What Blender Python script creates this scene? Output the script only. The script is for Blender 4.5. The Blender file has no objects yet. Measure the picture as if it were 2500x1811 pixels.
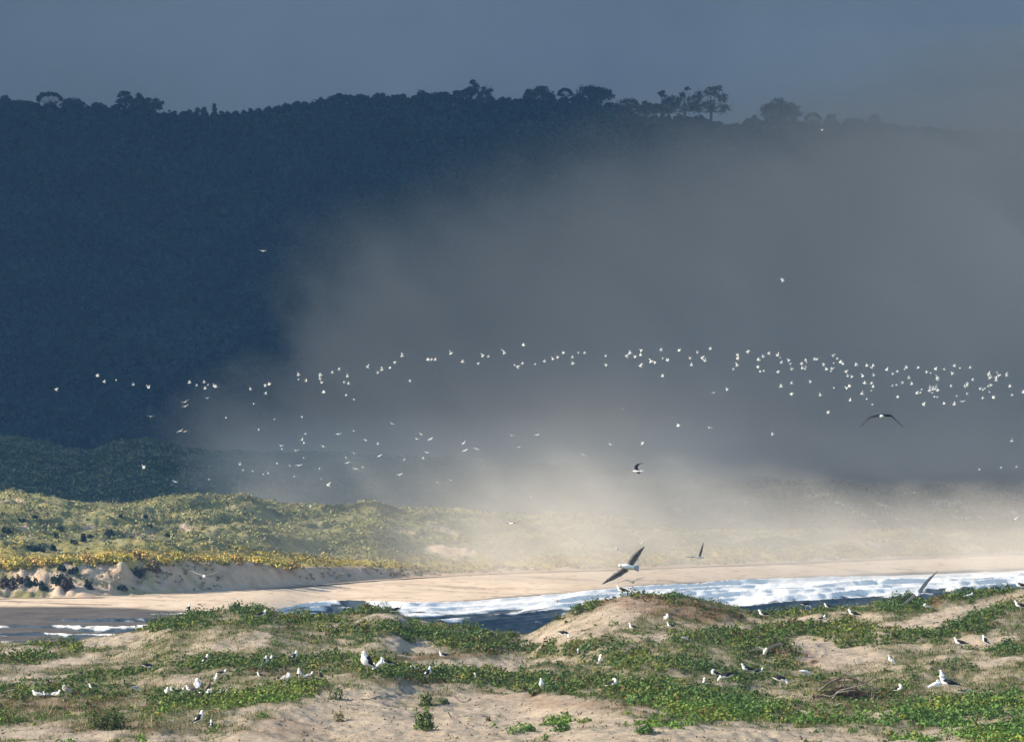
import bpy, bmesh, math, random
import numpy as np
from mathutils import Vector, Matrix
R = math.radians
sc = bpy.context.scene
rng = np.random.default_rng(7); random.seed(7)

# ------------------------------------------------------------------ camera, sky, sun, exposure
F, H, YH = 11893.0, 30.0, 1000.0          # focal length in photo pixels, eye height, horizon row
cam = bpy.data.objects.new('camera', bpy.data.cameras.new('camera')); sc.collection.objects.link(cam)
cam.location = (0, 0, H); cam.rotation_euler = (R(90), 0, 0)
cam.data.sensor_width = 36; cam.data.lens = 36*F/2500; cam.data.shift_y = 94.5/2500
cam.data.clip_start = 1; cam.data.clip_end = 60000
sc.camera = cam
SUN_EL, SUN_AZ = 28.0, -100.0
sd = Vector((math.sin(R(SUN_AZ))*math.cos(R(SUN_EL)), math.cos(R(SUN_AZ))*math.cos(R(SUN_EL)), math.sin(R(SUN_EL))))
w = bpy.data.worlds.new('World'); sc.world = w; w.use_nodes = True
nt = w.node_tree; bg = nt.nodes['Background']; sky = nt.nodes.new('ShaderNodeTexSky')
sky.sky_type = 'NISHITA'; sky.sun_disc = False; sky.sun_elevation = R(SUN_EL); sky.sun_rotation = R(SUN_AZ)
sky.air_density = 1.4; sky.dust_density = 0.6; sky.ozone_density = 3.0
nt.links.new(sky.outputs[0], bg.inputs[0]); bg.inputs[1].default_value = 0.14
sun = bpy.data.objects.new('sun', bpy.data.lights.new('sun', 'SUN')); sc.collection.objects.link(sun)
sun.data.energy = 4.9; sun.data.angle = R(0.53); sun.data.color = (1.0, 0.88, 0.72)
sun.rotation_euler = sd.to_track_quat('Z', 'Y').to_euler()
sc.view_settings.view_transform = 'Standard'; sc.view_settings.look = 'None'
sc.view_settings.exposure = 0.86; sc.view_settings.gamma = 1
sc.cycles.volume_bounces = 2; sc.cycles.max_bounces = 5; sc.cycles.diffuse_bounces = 3
sc.cycles.use_denoising = True

# ------------------------------------------------------------------ helpers
def tag(o, label=None, cat=None, group=None, kind=None):
    if label: o['label'] = label
    if cat: o['category'] = cat
    if group: o['group'] = group
    if kind: o['kind'] = kind
    return o
def link(o, parent=None):
    sc.collection.objects.link(o)
    if parent: o.parent = parent
    return o
def empty(name, loc):
    o = bpy.data.objects.new(name, None); o.location = loc; return link(o)
def X(px, d): return (np.asarray(px)-1250.0)/F*d
def Zs(py, d): return H-(np.asarray(py)-YH)*d/F
def PX(x, d): return 1250+x/d*F
def PY(z, d): return YH+(H-z)*F/d
def at(px, py, d): return Vector((float(X(px, d)), float(d), float(Zs(py, d))))
def line(*pts):
    a = np.array(pts, float); x, y = a[:, 0], a[:, 1]; m = np.gradient(y, x)
    def f(v):                                            # smooth curve through the points
        v = np.clip(np.asarray(v, float), x[0], x[-1]); i = np.clip(np.searchsorted(x, v)-1, 0, len(x)-2); h = x[i+1]-x[i]; t = (v-x[i])/h
        return (2*t**3-3*t**2+1)*y[i]+(t**3-2*t**2+t)*h*m[i]+(-2*t**3+3*t**2)*y[i+1]+(t**3-t**2)*h*m[i+1]
    return f
def _h(ix, iy, s):
    n = (ix.astype(np.int64)*374761393 + iy.astype(np.int64)*668265263 + s*982451653) & 0x7fffffff
    n = ((n ^ (n >> 13))*1274126177) & 0x7fffffff
    return ((n ^ (n >> 16)) & 0xffff)/65535.0
def vn(x, y, s=0):                                     # value noise in -1..1
    x, y = np.broadcast_arrays(np.asarray(x, float), np.asarray(y, float))
    ix, iy = np.floor(x), np.floor(y); fx, fy = x-ix, y-iy
    fx = fx*fx*(3-2*fx); fy = fy*fy*(3-2*fy)
    a, b, c, d = _h(ix, iy, s), _h(ix+1, iy, s), _h(ix, iy+1, s), _h(ix+1, iy+1, s)
    return 2*((a*(1-fx)+b*fx)*(1-fy)+(c*(1-fx)+d*fx)*fy)-1
def fbm(x, y, s=0, o=4):
    t = 0; a = 1; m = 0
    for i in range(o):
        t = t + a*vn(np.asarray(x)*2**i+17*i, np.asarray(y)*2**i-9*i, s+i); m += a; a *= .5
    return t/m
def sstep(a, b, v):
    t = np.clip((np.asarray(v, float)-a)/(b-a), 0, 1); return t*t*(3-2*t)
def mesh_from(name, verts, faces, mats, attrs=None, smooth=True, matidx=None, parent=None):
    me = bpy.data.meshes.new(name)
    verts = np.asarray(verts, np.float32).reshape(-1, 3); faces = np.asarray(faces, np.int32)
    k = faces.shape[1]
    me.vertices.add(len(verts)); me.vertices.foreach_set('co', verts.ravel())
    me.loops.add(faces.size); me.loops.foreach_set('vertex_index', faces.ravel())
    me.polygons.add(len(faces))
    me.polygons.foreach_set('loop_start', np.arange(0, faces.size, k, dtype=np.int32))
    me.polygons.foreach_set('loop_total', np.full(len(faces), k, np.int32))
    if matidx is not None: me.polygons.foreach_set('material_index', np.asarray(matidx, np.int32))
    me.polygons.foreach_set('use_smooth', np.full(len(faces), smooth, bool))
    for n, v in (attrs or {}).items():
        v = np.asarray(v, np.float32)
        if v.ndim == 1:
            a = me.attributes.new(n, 'FLOAT', 'POINT'); a.data.foreach_set('value', v)
        else:
            a = me.attributes.new(n, 'FLOAT_COLOR', 'POINT'); a.data.foreach_set('color', np.c_[v, np.ones(len(v), np.float32)].ravel())
    me.update(calc_edges=True)
    for m in (mats if isinstance(mats, (list, tuple)) else [mats]): me.materials.append(m)
    return link(bpy.data.objects.new(name, me), parent)
def grid_faces(nu, nv):
    i = np.arange(nu*nv).reshape(nu, nv)
    return np.stack([i[:-1, :-1], i[1:, :-1], i[1:, 1:], i[:-1, 1:]], -1).reshape(-1, 4)

# ------------------------------------------------------------------ materials
class N:
    def __init__(s, name):
        s.m = bpy.data.materials.new(name); s.m.use_nodes = True; s.t = s.m.node_tree
        s.b = s.t.nodes['Principled BSDF']; s.out = s.t.nodes['Material Output']
    def n(s, ty, **kw):
        nd = s.t.nodes.new(ty)
        for k, v in kw.items():
            if k.startswith('i_'): nd.inputs[k[2:].replace('_', ' ')].default_value = v
            else: setattr(nd, k, v)
        return nd
    def l(s, a, b): s.t.links.new(a, b)
    def noise(s, scale, detail=4, vec=None, rough=.6):
        nd = s.n('ShaderNodeTexNoise', i_Scale=scale, i_Detail=detail, i_Roughness=rough)
        if vec is None:
            if not hasattr(s, 'tc'): s.tc = s.n('ShaderNodeTexCoord')
            vec = s.tc.outputs['Object']
        s.l(vec, nd.inputs['Vector']); return nd.outputs['Fac']
    def attr(s, name): return s.n('ShaderNodeAttribute', attribute_name=name)
    def ramp(s, fac, *stops):
        r = s.n('ShaderNodeValToRGB'); e = r.color_ramp.elements
        e[0].position, e[0].color = stops[0][0], (*stops[0][1], 1)
        e[1].position, e[1].color = stops[-1][0], (*stops[-1][1], 1)
        for p, c in stops[1:-1]:
            q = e.new(p); q.color = (*c, 1)
        s.l(fac, r.inputs[0]); return r.outputs[0]
    def mix(s, fac, a, b, mode='MIX'):
        m = s.n('ShaderNodeMix', data_type='RGBA', blend_type=mode)
        for sock, v in ((m.inputs[0], fac), (m.inputs[6], a), (m.inputs[7], b)):
            if hasattr(v, 'is_linked'): s.l(v, sock)
            else: sock.default_value = v if isinstance(v, (int, float)) else (*v, 1)
        return m.outputs[2]
    def math(s, op, a, b):
        m = s.n('ShaderNodeMath', operation=op)
        for sock, v in ((m.inputs[0], a), (m.inputs[1], b)):
            if hasattr(v, 'is_linked'): s.l(v, sock)
            else: sock.default_value = v
        return m.outputs[0]
    def bump(s, h, dist, strength=1):
        b = s.n('ShaderNodeBump', i_Distance=dist, i_Strength=strength); s.l(h, b.inputs['Height']); s.l(b.outputs[0], s.b.inputs['Normal'])
    def fin(s, col, rough=.9, spec=.2):
        if hasattr(col, 'is_linked'): s.l(col, s.b.inputs['Base Color'])
        else: s.b.inputs['Base Color'].default_value = (*col, 1)
        s.b.inputs['Roughness'].default_value = rough; s.b.inputs['Specular IOR Level'].default_value = spec
        return s.m
def simple(name, c1, c2, scale=8, rough=.85, spec=.2):
    q = N(name); return q.fin(q.ramp(q.noise(scale), (.35, c1), (.65, c2)), rough, spec)
def leafmat(name, trans=.25):
    q = N(name); c = q.attr('col').outputs['Color']
    q.fin(q.mix(q.noise(.8), c, q.mix(1, c, (.75, .85, .7), 'MULTIPLY')), .6, .25)
    if trans:
        tr = q.n('ShaderNodeBsdfTranslucent'); q.l(c, tr.inputs[0])
        mx = q.n('ShaderNodeMixShader', i_Fac=trans); q.l(q.b.outputs[0], mx.inputs[1]); q.l(tr.outputs[0], mx.inputs[2]); q.l(mx.outputs[0], q.out.inputs[0])
    return q.m
M_leaf = leafmat('leaves', .1); M_far = leafmat('distant_leaves', 0.1)
M_white = simple('white_feathers', (.70, .69, .66), (.84, .83, .80), 30)
M_black = simple('black_feathers', (.006, .006, .008), (.018, .018, .022), 40, .7)
M_grey = simple('grey_feathers', (.22, .22, .23), (.46, .46, .48), 60)
M_mott = simple('mottled_feathers', (.02, .02, .025), (.20, .19, .18), 30)
M_brown = simple('brown_feathers', (.07, .05, .04), (.22, .17, .13), 45)
M_bill = simple('yellow_bill', (.60, .38, .06), (.70, .45, .10), 30, .5)
M_leg = simple('pale_legs', (.35, .33, .26), (.45, .42, .34), 30, .6)
M_wood = simple('dead_wood', (.045, .030, .022), (.22, .17, .135), 5)
M_grywood = simple('bleached_wood', (.22, .19, .16), (.42, .37, .31), 5)
M_bark = simple('bark', (.04, .035, .03), (.10, .085, .07), .6)

# ------------------------------------------------------------------ foreground dune
sky_line = line((-600, 1585), (0, 1568), (150, 1568), (230, 1556), (300, 1545), (360, 1530), (400, 1510), (470, 1497), (560, 1485), (640, 1482), (700, 1498), (800, 1502),
    (860, 1492), (920, 1483), (960, 1494), (1000, 1512), (1100, 1524), (1180, 1536), (1245, 1548), (1290, 1546), (1310, 1538), (1345, 1516), (1400, 1488), (1450, 1468), (1500, 1455),
    (1600, 1450), (1700, 1460), (1760, 1474), (1820, 1490), (1860, 1497), (1920, 1497), (2000, 1490), (2100, 1480), (2150, 1472), (2250, 1464), (2330, 1452), (2420, 1444), (2500, 1436), (2700, 1425), (3100, 1415))
D0, DSPAN = 168.0, 112.0
# (px, py, rx, ry, rise in photo pixels, tilt in degrees)
BUMPS = [(880, 1690, 330, 34, 26, -6), (1420, 1735, 270, 30, 22, 6), (700, 1760, 130, 40, 14, -25), (1150, 1612, 150, 14, 12, 0), (1420, 1600, 200, 26, -22, 0), (1900, 1592, 110, 20, 22, 4),
         (2060, 1625, 130, 20, -20, 0), (2200, 1545, 260, 16, 12, -8), (2300, 1600, 250, 30, -10, 0), (560, 1540, 150, 18, 8, 0), (900, 1525, 170, 20, 10, 0), (1050, 1590, 180, 20, -9, 0),
         (200, 1640, 200, 16, 8, 0), (500, 1680, 260, 24, -10, 0), (1650, 1690, 300, 24, -8, 0), (2300, 1735, 260, 18, 14, -4), (1330, 1575, 220, 10, 6, 0), (300, 1760, 200, 20, 10, 0), (2050, 1665, 140, 14, 8, 0)]
def fg_z(px, d):
    px, d = np.broadcast_arrays(np.asarray(px, float), np.asarray(d, float))
    s = (d-D0)/DSPAN; x = X(px, d)
    base = 1850+(sky_line(px)-1850)*np.clip(s, -.4, 1)
    py = base.copy()
    for (cx, cy, rx, ry, a, rot) in BUMPS:
        c, sn = math.cos(R(rot)), math.sin(R(rot)); u = (px-cx)*c+(base-cy)*sn; v = -(px-cx)*sn+(base-cy)*c
        py = py-a*np.exp(-(u/rx)**2-(v/ry)**2)
    z = Zs(py, d)
    edge = 1-sstep(.93, 1.0, s)
    z = z + (.38*fbm(x/7, d/11, 3)+.27*fbm(x/1.7, d/2.4, 8))*(.35+.65*edge) + .075*fbm(x/.5, d/.7, 12, 3)
    over = np.maximum(d-(D0+DSPAN), 0)
    return z-over*.18-over**2*.012
PU = np.linspace(-500, 3000, 900); DV = np.concatenate([np.linspace(140, 282, 720), np.linspace(283, 330, 20)])
GZ = fg_z(PU[:, None], DV[None, :]); GPY = PY(GZ, DV[None, :])
MINPY = np.minimum.accumulate(GPY, 1)                    # rows already covered by nearer ground
def ground(px, py):                                      # first point of the dune seen at that pixel
    i = int(np.clip(np.searchsorted(PU, px), 1, len(PU)-1)); col = GPY[i]
    k = np.argmax(col <= py) if (col <= py).any() else int(np.argmin(col))
    d = DV[k]; return Vector((float(X(px, d)), float(d), float(fg_z(px, d))))
SAND = [(1500, 1500, 130, 30, -25, 1.2), (1400, 1535, 130, 20, -14, 1.1), (1330, 1562, 130, 12, -5, 1), (1620, 1555, 130, 8, 0, .6), (2035, 1595, 110, 32, 6, 1.3), (2290, 1512, 160, 17, -14, 1.1), (2430, 1470, 90, 14, -12, 1), (2400, 1565, 70, 14, -10, .9),
        (990, 1578, 70, 24, 8, 1), (1140, 1626, 120, 15, 0, 1.1), (880, 1712, 240, 28, -8, 1.1), (1000, 1770, 340, 55, 0, 1.3), (700, 1775, 200, 40, -20, 1.1), (1320, 1735, 240, 40, 5, 1.2), (1250, 1800, 700, 30, 0, 1.1), (1900, 1797, 420, 24, 2, 1.2), (2330, 1782, 130, 14, -10, .8),
        (2490, 1728, 60, 16, -20, 1), (300, 1558, 110, 12, -8, .9), (560, 1572, 110, 16, -5, .9), (640, 1548, 60, 10, 0, .5), (140, 1622, 130, 14, -10, .7), (40, 1590, 70, 9, -10, .8), (60, 1655, 90, 10, 0, .6), (400, 1663, 90, 11, 0, .6), (140, 1792, 220, 18, 0, 1.0), (420, 1800, 160, 12, 0, .7),
        (1950, 1512, 110, 9, 0, .7), (2100, 1500, 90, 6, 0, .6), (2440, 1610, 90, 12, -5, .6), (800, 1590, 90, 14, 0, .35), (720, 1525, 60, 6, 0, .5), (970, 1508, 80, 8, 10, .8), (1780, 1528, 120, 7, 0, .5), (2330, 1600, 120, 9, -12, .6), (1900, 1690, 150, 7, 10, .6), (2180, 1740, 130, 7, -8, .6), (1320, 1610, 110, 6, 0, .4)]
GREEN = [(440, 1520, 90, 15, -10, 1), (570, 1488, 90, 12, 0, .8), (720, 1512, 130, 14, 0, .9), (880, 1490, 90, 12, 0, .9), (880, 1545, 110, 22, 10, .7), (1060, 1555, 120, 22, 12, 1), (1180, 1565, 110, 22, 10, 1), (1350, 1583, 160, 12, 0, .8), (1500, 1600, 200, 14, 5, .9), (1710, 1555, 160, 16, 0, .9),
         (1560, 1456, 100, 9, 0, .8), (1440, 1476, 50, 12, -25, .9), (1700, 1485, 140, 10, 8, .3), (2000, 1537, 150, 22, 0, 1.1), (2190, 1553, 190, 17, -6, 1.2), (2380, 1515, 130, 14, -24, 1.1), (2200, 1478, 60, 16, 0, 1), (2370, 1450, 110, 10, -8, 1), (1890, 1592, 100, 26, 10, 1.2), (1950, 1495, 180, 9, -4, .7),
         (1080, 1648, 140, 16, 0, 1.1), (1260, 1662, 130, 14, 0, .9), (1320, 1680, 100, 16, 0, .9), (1640, 1625, 220, 12, 0, .6), (1720, 1715, 200, 34, 8, 1.3), (1560, 1690, 120, 16, 14, 1), (2060, 1700, 120, 8, 0, .4), (2360, 1740, 200, 28, -4, 1.4), (2120, 1758, 190, 10, 0, 1), (2430, 1795, 140, 18, 0, 1.3), (2250, 1808, 100, 10, 0, .8),
         (660, 1700, 110, 20, -14, 1.1), (500, 1715, 130, 18, 0, .9), (560, 1625, 130, 16, 0, .9), (250, 1650, 160, 12, -6, .7), (150, 1690, 150, 12, 0, .7), (840, 1620, 120, 14, 0, .8), (690, 1620, 110, 12, 0, .7), (60, 1608, 70, 9, 0, .9), (210, 1585, 60, 8, 0, .7), (110, 1573, 50, 7, 0, .8), (2440, 1590, 80, 12, 0, .7), (60, 1760, 60, 10, 0, .8), (1380, 1765, 60, 9, 0, 1.1), (1600, 1773, 90, 9, 0, 1.1), (1250, 1786, 70, 6, 0, .9), (1320, 1710, 0.1, 0.1, 0, 0), (1860, 1655, 130, 10, 0, .5)]
BROWN = [(1930, 1600, 90, 22, 10, .7), (1650, 1488, 170, 24, 8, 1.2), (1010, 1665, 70, 8, 0, .8), (1100, 1600, 150, 7, -4, 1), (680, 1640, 60, 10, 0, .7), (1380, 1715, 200, 14, 5, .7), (700, 1780, 90, 22, 0, .6), (120, 1720, 200, 18, 0, .9), (2290, 1465, 25, 9, -30, 1.4), (760, 1500, 120, 8, 0, .4), (1250, 1570, 120, 8, 0, .4), (300, 1775, 200, 12, 0, .5), (2100, 1700, 120, 22, 0, .4)]
def blobs(lst, px, py):
    t = np.zeros(np.broadcast(px, py).shape)
    for (cx, cy, rx, ry, rot, a) in lst:
        c, sn = math.cos(R(rot)), math.sin(R(rot)); u = (px-cx)*c+(py-cy)*sn; v = -(px-cx)*sn+(py-cy)*c
        t = np.maximum(t, a*np.exp(-((u/rx)**2+(v/ry)**2)**1.5*.7))
    return t
def fg_maps(px, d, z):
    py = PY(z, d); x = X(px, d)
    jx, jy = px+22*fbm(x/1.5, d/3, 21), py+9*fbm(x/1.3, d/3, 25)
    s, g, b = blobs(SAND, jx, jy), blobs(GREEN, jx, jy), blobs(BROWN, jx, jy)
    n = fbm(x/1.1, d/3.2, 31); n2 = fbm(x/.5, d/1.4, 41, 3)
    grass = np.clip(.80+.6*n+.6*n2-.88*s+.25*g, 0, 1)
    green = np.clip(g*1.15-.5*s+.65*n+.8*n2-.06, 0, 1)
    return s, grass, green, np.clip(b+.3*n, 0, 1)
S_, GR_, GN_, BR_ = fg_maps(PU[:, None], np.broadcast_to(DV[None, :], GZ.shape), GZ)
q = N('dune_sand'); v = q.attr('grass').outputs['Fac']; br = q.attr('litter').outputs['Fac']
sand = q.ramp(q.noise(2.2, 8, rough=.8), (.3, (.29, .22, .15)), (.5, (.48, .385, .28)), (.75, (.64, .53, .39)))
lit = q.ramp(q.noise(4, 5), (.35, (.06, .06, .022)), (.6, (.17, .155, .065)))
c = q.mix(q.math('MULTIPLY', v, .85), sand, lit)
c = q.mix(q.math('MULTIPLY', br, q.noise(5, 5)), c, (.17, .075, .04))
q.bump(q.noise(2.5, 10, rough=.8), .22, 1)
M_sand = q.fin(c, .95, .1)
verts = np.stack([X(PU[:, None], DV[None, :]), np.broadcast_to(DV[None, :], GZ.shape), GZ], -1)
o = mesh_from('foreground_dune', verts, grid_faces(*GZ.shape), M_sand, {'grass': GR_.ravel(), 'litter': BR_.ravel()})
tag(o, kind='structure')

def leaf_quads(c, n, s, asp=.6):
    """a leaf shaped quad at every centre c with normal n"""
    r = rng.normal(size=c.shape); a = np.cross(n, r); a /= np.linalg.norm(a, axis=1)[:, None]+1e-9
    b = np.cross(n, a); b /= np.linalg.norm(b, axis=1)[:, None]+1e-9
    a = a*s[:, None]; b = b*s[:, None]*asp
    return np.stack([c-a, c-b+.0*a, c+a, c+b], 1).reshape(-1, 3), np.arange(len(c)*4).reshape(-1, 4)
def sample_fg(n, dens, dmin=150, dmax=281):
    """n random points of the dune, kept with the chance dens"""
    px = rng.uniform(-350, 2850, n); d = dmin+(dmax-dmin)*rng.uniform(0, 1, n)**.9
    z = fg_z(px, d); s, gr, gn, b = fg_maps(px, d, z); keep = rng.uniform(0, 1, n) < dens(s, gr, gn, b)
    return px[keep], d[keep], z[keep], s[keep], gr[keep], gn[keep], b[keep]

# creeping leafy ground cover: clumps of small waxy leaves
px, d, z, s, gr, gn, b = sample_fg(95000, lambda s, gr, gn, b: np.clip(gn*1.0-.10, 0, 1))
k = 18; n = len(px); cl = np.repeat(np.arange(n), k)
rad = (.09+.26*rng.uniform(0, 1, n)**2.2)*(.7+.6*gn); hgt = rad*rng.uniform(.5, 1.7, n)
th = rng.uniform(0, 2*np.pi, n*k); ph = np.arccos(rng.uniform(.05, 1, n*k)); rr = rng.uniform(.7, 1.08, n*k)
dirn = np.stack([np.sin(ph)*np.cos(th), np.sin(ph)*np.sin(th), np.cos(ph)], 1)
cen = np.stack([X(px, d)[cl]+dirn[:, 0]*rad[cl]*rr, d[cl]+dirn[:, 1]*rad[cl]*rr*1.2, z[cl]+dirn[:, 2]*hgt[cl]*rr], 1)
nr = dirn+rng.normal(size=dirn.shape)*.55; nr /= np.linalg.norm(nr, axis=1)[:, None]
V, Fc = leaf_quads(cen, nr, rng.uniform(.03, .07, n*k)*(1+1.2*(rad[cl]-.1)), .75)
tone = np.clip(.5+.5*fbm(X(px, d)/4, d/8, 51), 0, 1)
ca = np.array([.105, .130, .020]); cb = np.array([.045, .095, .030]); cc = np.array([.160, .160, .028]); cr = np.array([.10, .055, .02])
col = ca*(1-tone[:, None])+cb*tone[:, None]; yel = (rng.uniform(0, 1, n) < np.clip(.12+.9*fbm(X(px, d)/2.2, d/5, 55), .02, .8))[:, None]; col = np.where(yel, cc, col)
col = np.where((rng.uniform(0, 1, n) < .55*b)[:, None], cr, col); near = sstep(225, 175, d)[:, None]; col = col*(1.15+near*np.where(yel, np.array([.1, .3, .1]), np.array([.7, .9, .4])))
col = np.repeat((col*rng.uniform(.7, 1.2, (n, 1)))[cl]*rng.uniform(.7, 1.25, (n*k, 1)), 4, 0)
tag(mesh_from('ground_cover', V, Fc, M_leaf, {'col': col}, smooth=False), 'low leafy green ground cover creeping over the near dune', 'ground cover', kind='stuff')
# short grass and dry stems
def blades(px, d, z, hgt, wid, colr, lean=.35):
    n = len(px); x = X(px, d); a = rng.uniform(0, np.pi, n); wx, wy = np.cos(a)*wid, np.sin(a)*wid*.3
    lx, ly = rng.normal(size=n)*hgt*lean, rng.normal(size=n)*hgt*lean
    b0 = np.stack([x-wx, d-wy, z-.03], 1); b1 = np.stack([x+wx, d+wy, z-.03], 1)
    t0 = np.stack([x+lx-wx*.25, d+ly, z+hgt], 1); t1 = np.stack([x+lx+wx*.25, d+ly, z+hgt], 1)
    return np.stack([b0, b1, t1, t0], 1).reshape(-1, 3), np.arange(n*4).reshape(-1, 4), np.repeat(colr, 4, 0)
px, d, z, s, gr, gn, b = sample_fg(560000, lambda s, gr, gn, b: np.clip(gr*.95-.12, 0, 1))
n = len(px); u = rng.uniform(0, 1, n)[:, None]; t = np.clip(.5+.6*fbm(X(px, d)/3, d/7, 61), 0, 1)[:, None]
col = np.where(u < .62, np.array([.15, .165, .038])*(1-t)+np.array([.085, .125, .055])*t, np.where(u < .93, np.array([.16, .15, .055]), np.array([.40, .31, .17])))
col = np.where(rng.uniform(0, 1, (n, 1)) < .5*b[:, None], np.array([.15, .07, .035]), col)*rng.uniform(.6, 1.4, (n, 1))
V, Fc, C4 = blades(px, d, z, rng.uniform(.03, .12, n)*(1+.4*gr), rng.uniform(.012, .028, n), col)
tag(mesh_from('dune_grass', V, Fc, M_leaf, {'col': C4}, smooth=False), 'short olive and straw coloured grass over the near dune', 'grass', kind='stuff')
# twigs, dry litter and little plants dotting the bare sand
px, d, z, s, gr, gn, b = sample_fg(60000, lambda s, gr, gn, b: np.clip(s, 0, 1)*.28*(fbm(gr*0+s*9, gn*9+s*3, 5)*.5+.7))
n = len(px); dirn = rng.normal(size=(n, 3)); dirn[:, 2] = np.abs(dirn[:, 2])+.4; dirn /= np.linalg.norm(dirn, axis=1)[:, None]
cen = np.stack([X(px, d), d, z+.02], 1); V, Fc = leaf_quads(cen, dirn, rng.uniform(.03, .10, n), .35)
col = np.where(rng.uniform(0, 1, (n, 1)) < .55, np.array([.10, .06, .04]), np.array([.06, .09, .025]))*rng.uniform(.5, 1.5, (n, 1))
tag(mesh_from('dune_litter', V, Fc, M_leaf, {'col': np.repeat(col, 4, 0)}, smooth=False), 'dry twigs and leaf litter strewn on the bare sand', 'plant litter', kind='stuff')

# ------------------------------------------------------------------ beach, sea
bluff = line((-900, 690), (0, 724), (300, 734), (620, 762), (1000, 812), (1240, 838), (1500, 856), (2000, 900), (2500, 952), (3400, 1050))
wline = line((-900, 560), (0, 598), (400, 612), (540, 650), (720, 738), (1000, 750), (1300, 785), (1500, 811), (2000, 866), (2500, 912), (3400, 1010))
PB = np.linspace(-800, 3300, 500); TB = np.linspace(0, 1, 260)
db = wline(PB)[:, None]-40+(bluff(PB)[:, None]+30-wline(PB)[:, None]+40)*TB[None, :]
frac = (db-wline(PB)[:, None])/(bluff(PB)-wline(PB))[:, None]
pb = np.broadcast_to(PB[:, None], db.shape)
zb = 2.0*np.clip(frac, -.6, 1)-3*np.clip(frac-1, 0, 1)
zb = zb+.07*fbm(X(pb, db)/9, db/6, 71)+.03*fbm(X(pb, db)/2, db/3, 75)
pyb0 = PY(zb, db)
zb = zb-.9*np.exp(-((pb-330)/150)**2-((pyb0-1533)/6)**2)-.55*np.exp(-((pb-170)/70)**2-((pyb0-1556)/3)**2)-.3*(1-sstep(350, 520, pb))*np.exp(-((pyb0-1600)/26.)**2)
wet = np.clip(1-sstep(-4, 4, (line((-900, 1470), (0, 1479), (250, 1481), (450, 1491), (600, 1492), (800, 1484), (1000, 1474), (1300, 1452), (1500, 1434), (2000, 1406), (2500, 1387), (3300, 1360))(pb)-PY(zb, db)+3*fbm(X(pb, db)/6, db/20, 77))), 0, 1)
xb, rb = X(pb, db), PY(zb, db)
wrack = np.clip(1.3*np.exp(-((rb-line((-900, 1462), (0, 1466), (120, 1472), (260, 1476), (600, 1478), (3400, 1478))(pb))/1.6)**2)*(pb < 270)*(.6+fbm(xb/1.5, db/1.5, 301))+.4*sstep(.22, .5, fbm(xb/9, db/2.2, 303))+.5*sstep(.3, .55, fbm(xb/1.2, db/2, 305)), 0, .8)*(1-.6*wet)
q = N('beach_sand'); wt = q.attr('wet').outputs['Fac']
dry = q.ramp(q.noise(.12, 8, rough=.75), (.3, (.60, .45, .31)), (.7, (.78, .62, .45)))
wetc = q.ramp(q.noise(.25, 7, rough=.7), (.35, (.085, .072, .06)), (.65, (.17, .145, .12)))
q.l(q.ramp(wt, (0, (.95,)*3), (1, (.45,)*3)), q.b.inputs['Roughness'])
q.bump(q.noise(.6, 6), .12, .7)
M_beach = q.fin(q.mix(q.attr('wrack').outputs['Fac'], q.mix(wt, dry, wetc), (.14, .095, .06)), .8, .2); q.l(q.ramp(wt, (0, (.95,)*3), (1, (.5,)*3)), q.b.inputs['Roughness'])
tag(mesh_from('beach', np.stack([X(pb, db), db, zb], -1), grid_faces(*zb.shape), M_beach, {'wet': wet.ravel(), 'wrack': wrack.ravel()}), kind='structure')

PS = np.linspace(-800, 3400, 640); SS = np.concatenate([np.linspace(-12, 180, 420), np.linspace(184, 520, 50)])
ps = np.broadcast_to(PS[:, None], (len(PS), len(SS))); ds = wline(np.maximum(PS, 660))[:, None]-SS[None, :]; ss = np.broadcast_to(SS[None, :], ps.shape)
xs = X(ps, ds); u = xs*.35+ds*.0
warp = 12*fbm(xs/30, ss/40, 81)+5*fbm(xs/7, ss/14, 83)
ph = (ss+warp)/19.0; crest = np.abs(1-2*(ph-np.floor(ph))); amp = 1.5*sstep(2, 18, ss)*(.55+.6*fbm(xs/40, ss/30, 85))
zz = amp*crest**3*1.2+.10*fbm(xs/3, ss/2, 87)*sstep(0, 10, ss)+.04*fbm(xs/.9, ss/.7, 88)-.05
st = fbm(xs/8, ss/5, 91)+.8*fbm(xs/2.2, ss/2.2, 93)
amt = .12+.7*sstep(850, 1000, ps)+.6*sstep(1000, 1700, ps); reach = 60+75*sstep(900, 2000, ps)
near = 1-sstep(reach*.45, reach, ss)
foam = np.clip(2.1*near*amt+1.25*st-.42+.75*sstep(.72, .97, crest)*(1-.4*sstep(70, 120, ss))-.6*sstep(60, 170, ss), 0, 1)
foam = np.where(ss < 4, np.maximum(foam, .6), foam)
foam = np.maximum(foam, 1.0*np.exp(-((ps-1030)/70)**2-((PY(zz, ds)-1500)/6)**2)+.0)
q = N('sea_water'); fo = q.attr('foam').outputs['Fac']
f2 = q.ramp(q.math('ADD', fo, q.math('MULTIPLY', q.math('SUBTRACT', q.noise(.5, 8, rough=.8), .5), .9)), (.32, (0,)*3), (.72, (1,)*3))
wc = q.ramp(q.noise(.05, 5), (.35, (.04, .06, .08)), (.65, (.10, .12, .13)))
q.bump(q.noise(1.1, 8, rough=.7), .25, 1)
M_sea = q.fin(q.mix(f2, wc, q.ramp(q.noise(.3, 6), (.3, (.82, .79, .74)), (.7, (.97, .94, .88)))), .3, .5)
q.l(q.ramp(f2, (0, (.22,)*3), (1, (.95,)*3)), q.b.inputs['Roughness'])
tag(mesh_from('sea', np.stack([xs, ds, zz], -1), grid_faces(*zz.shape), M_sea, {'foam': foam.ravel()}), kind='structure')
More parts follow.
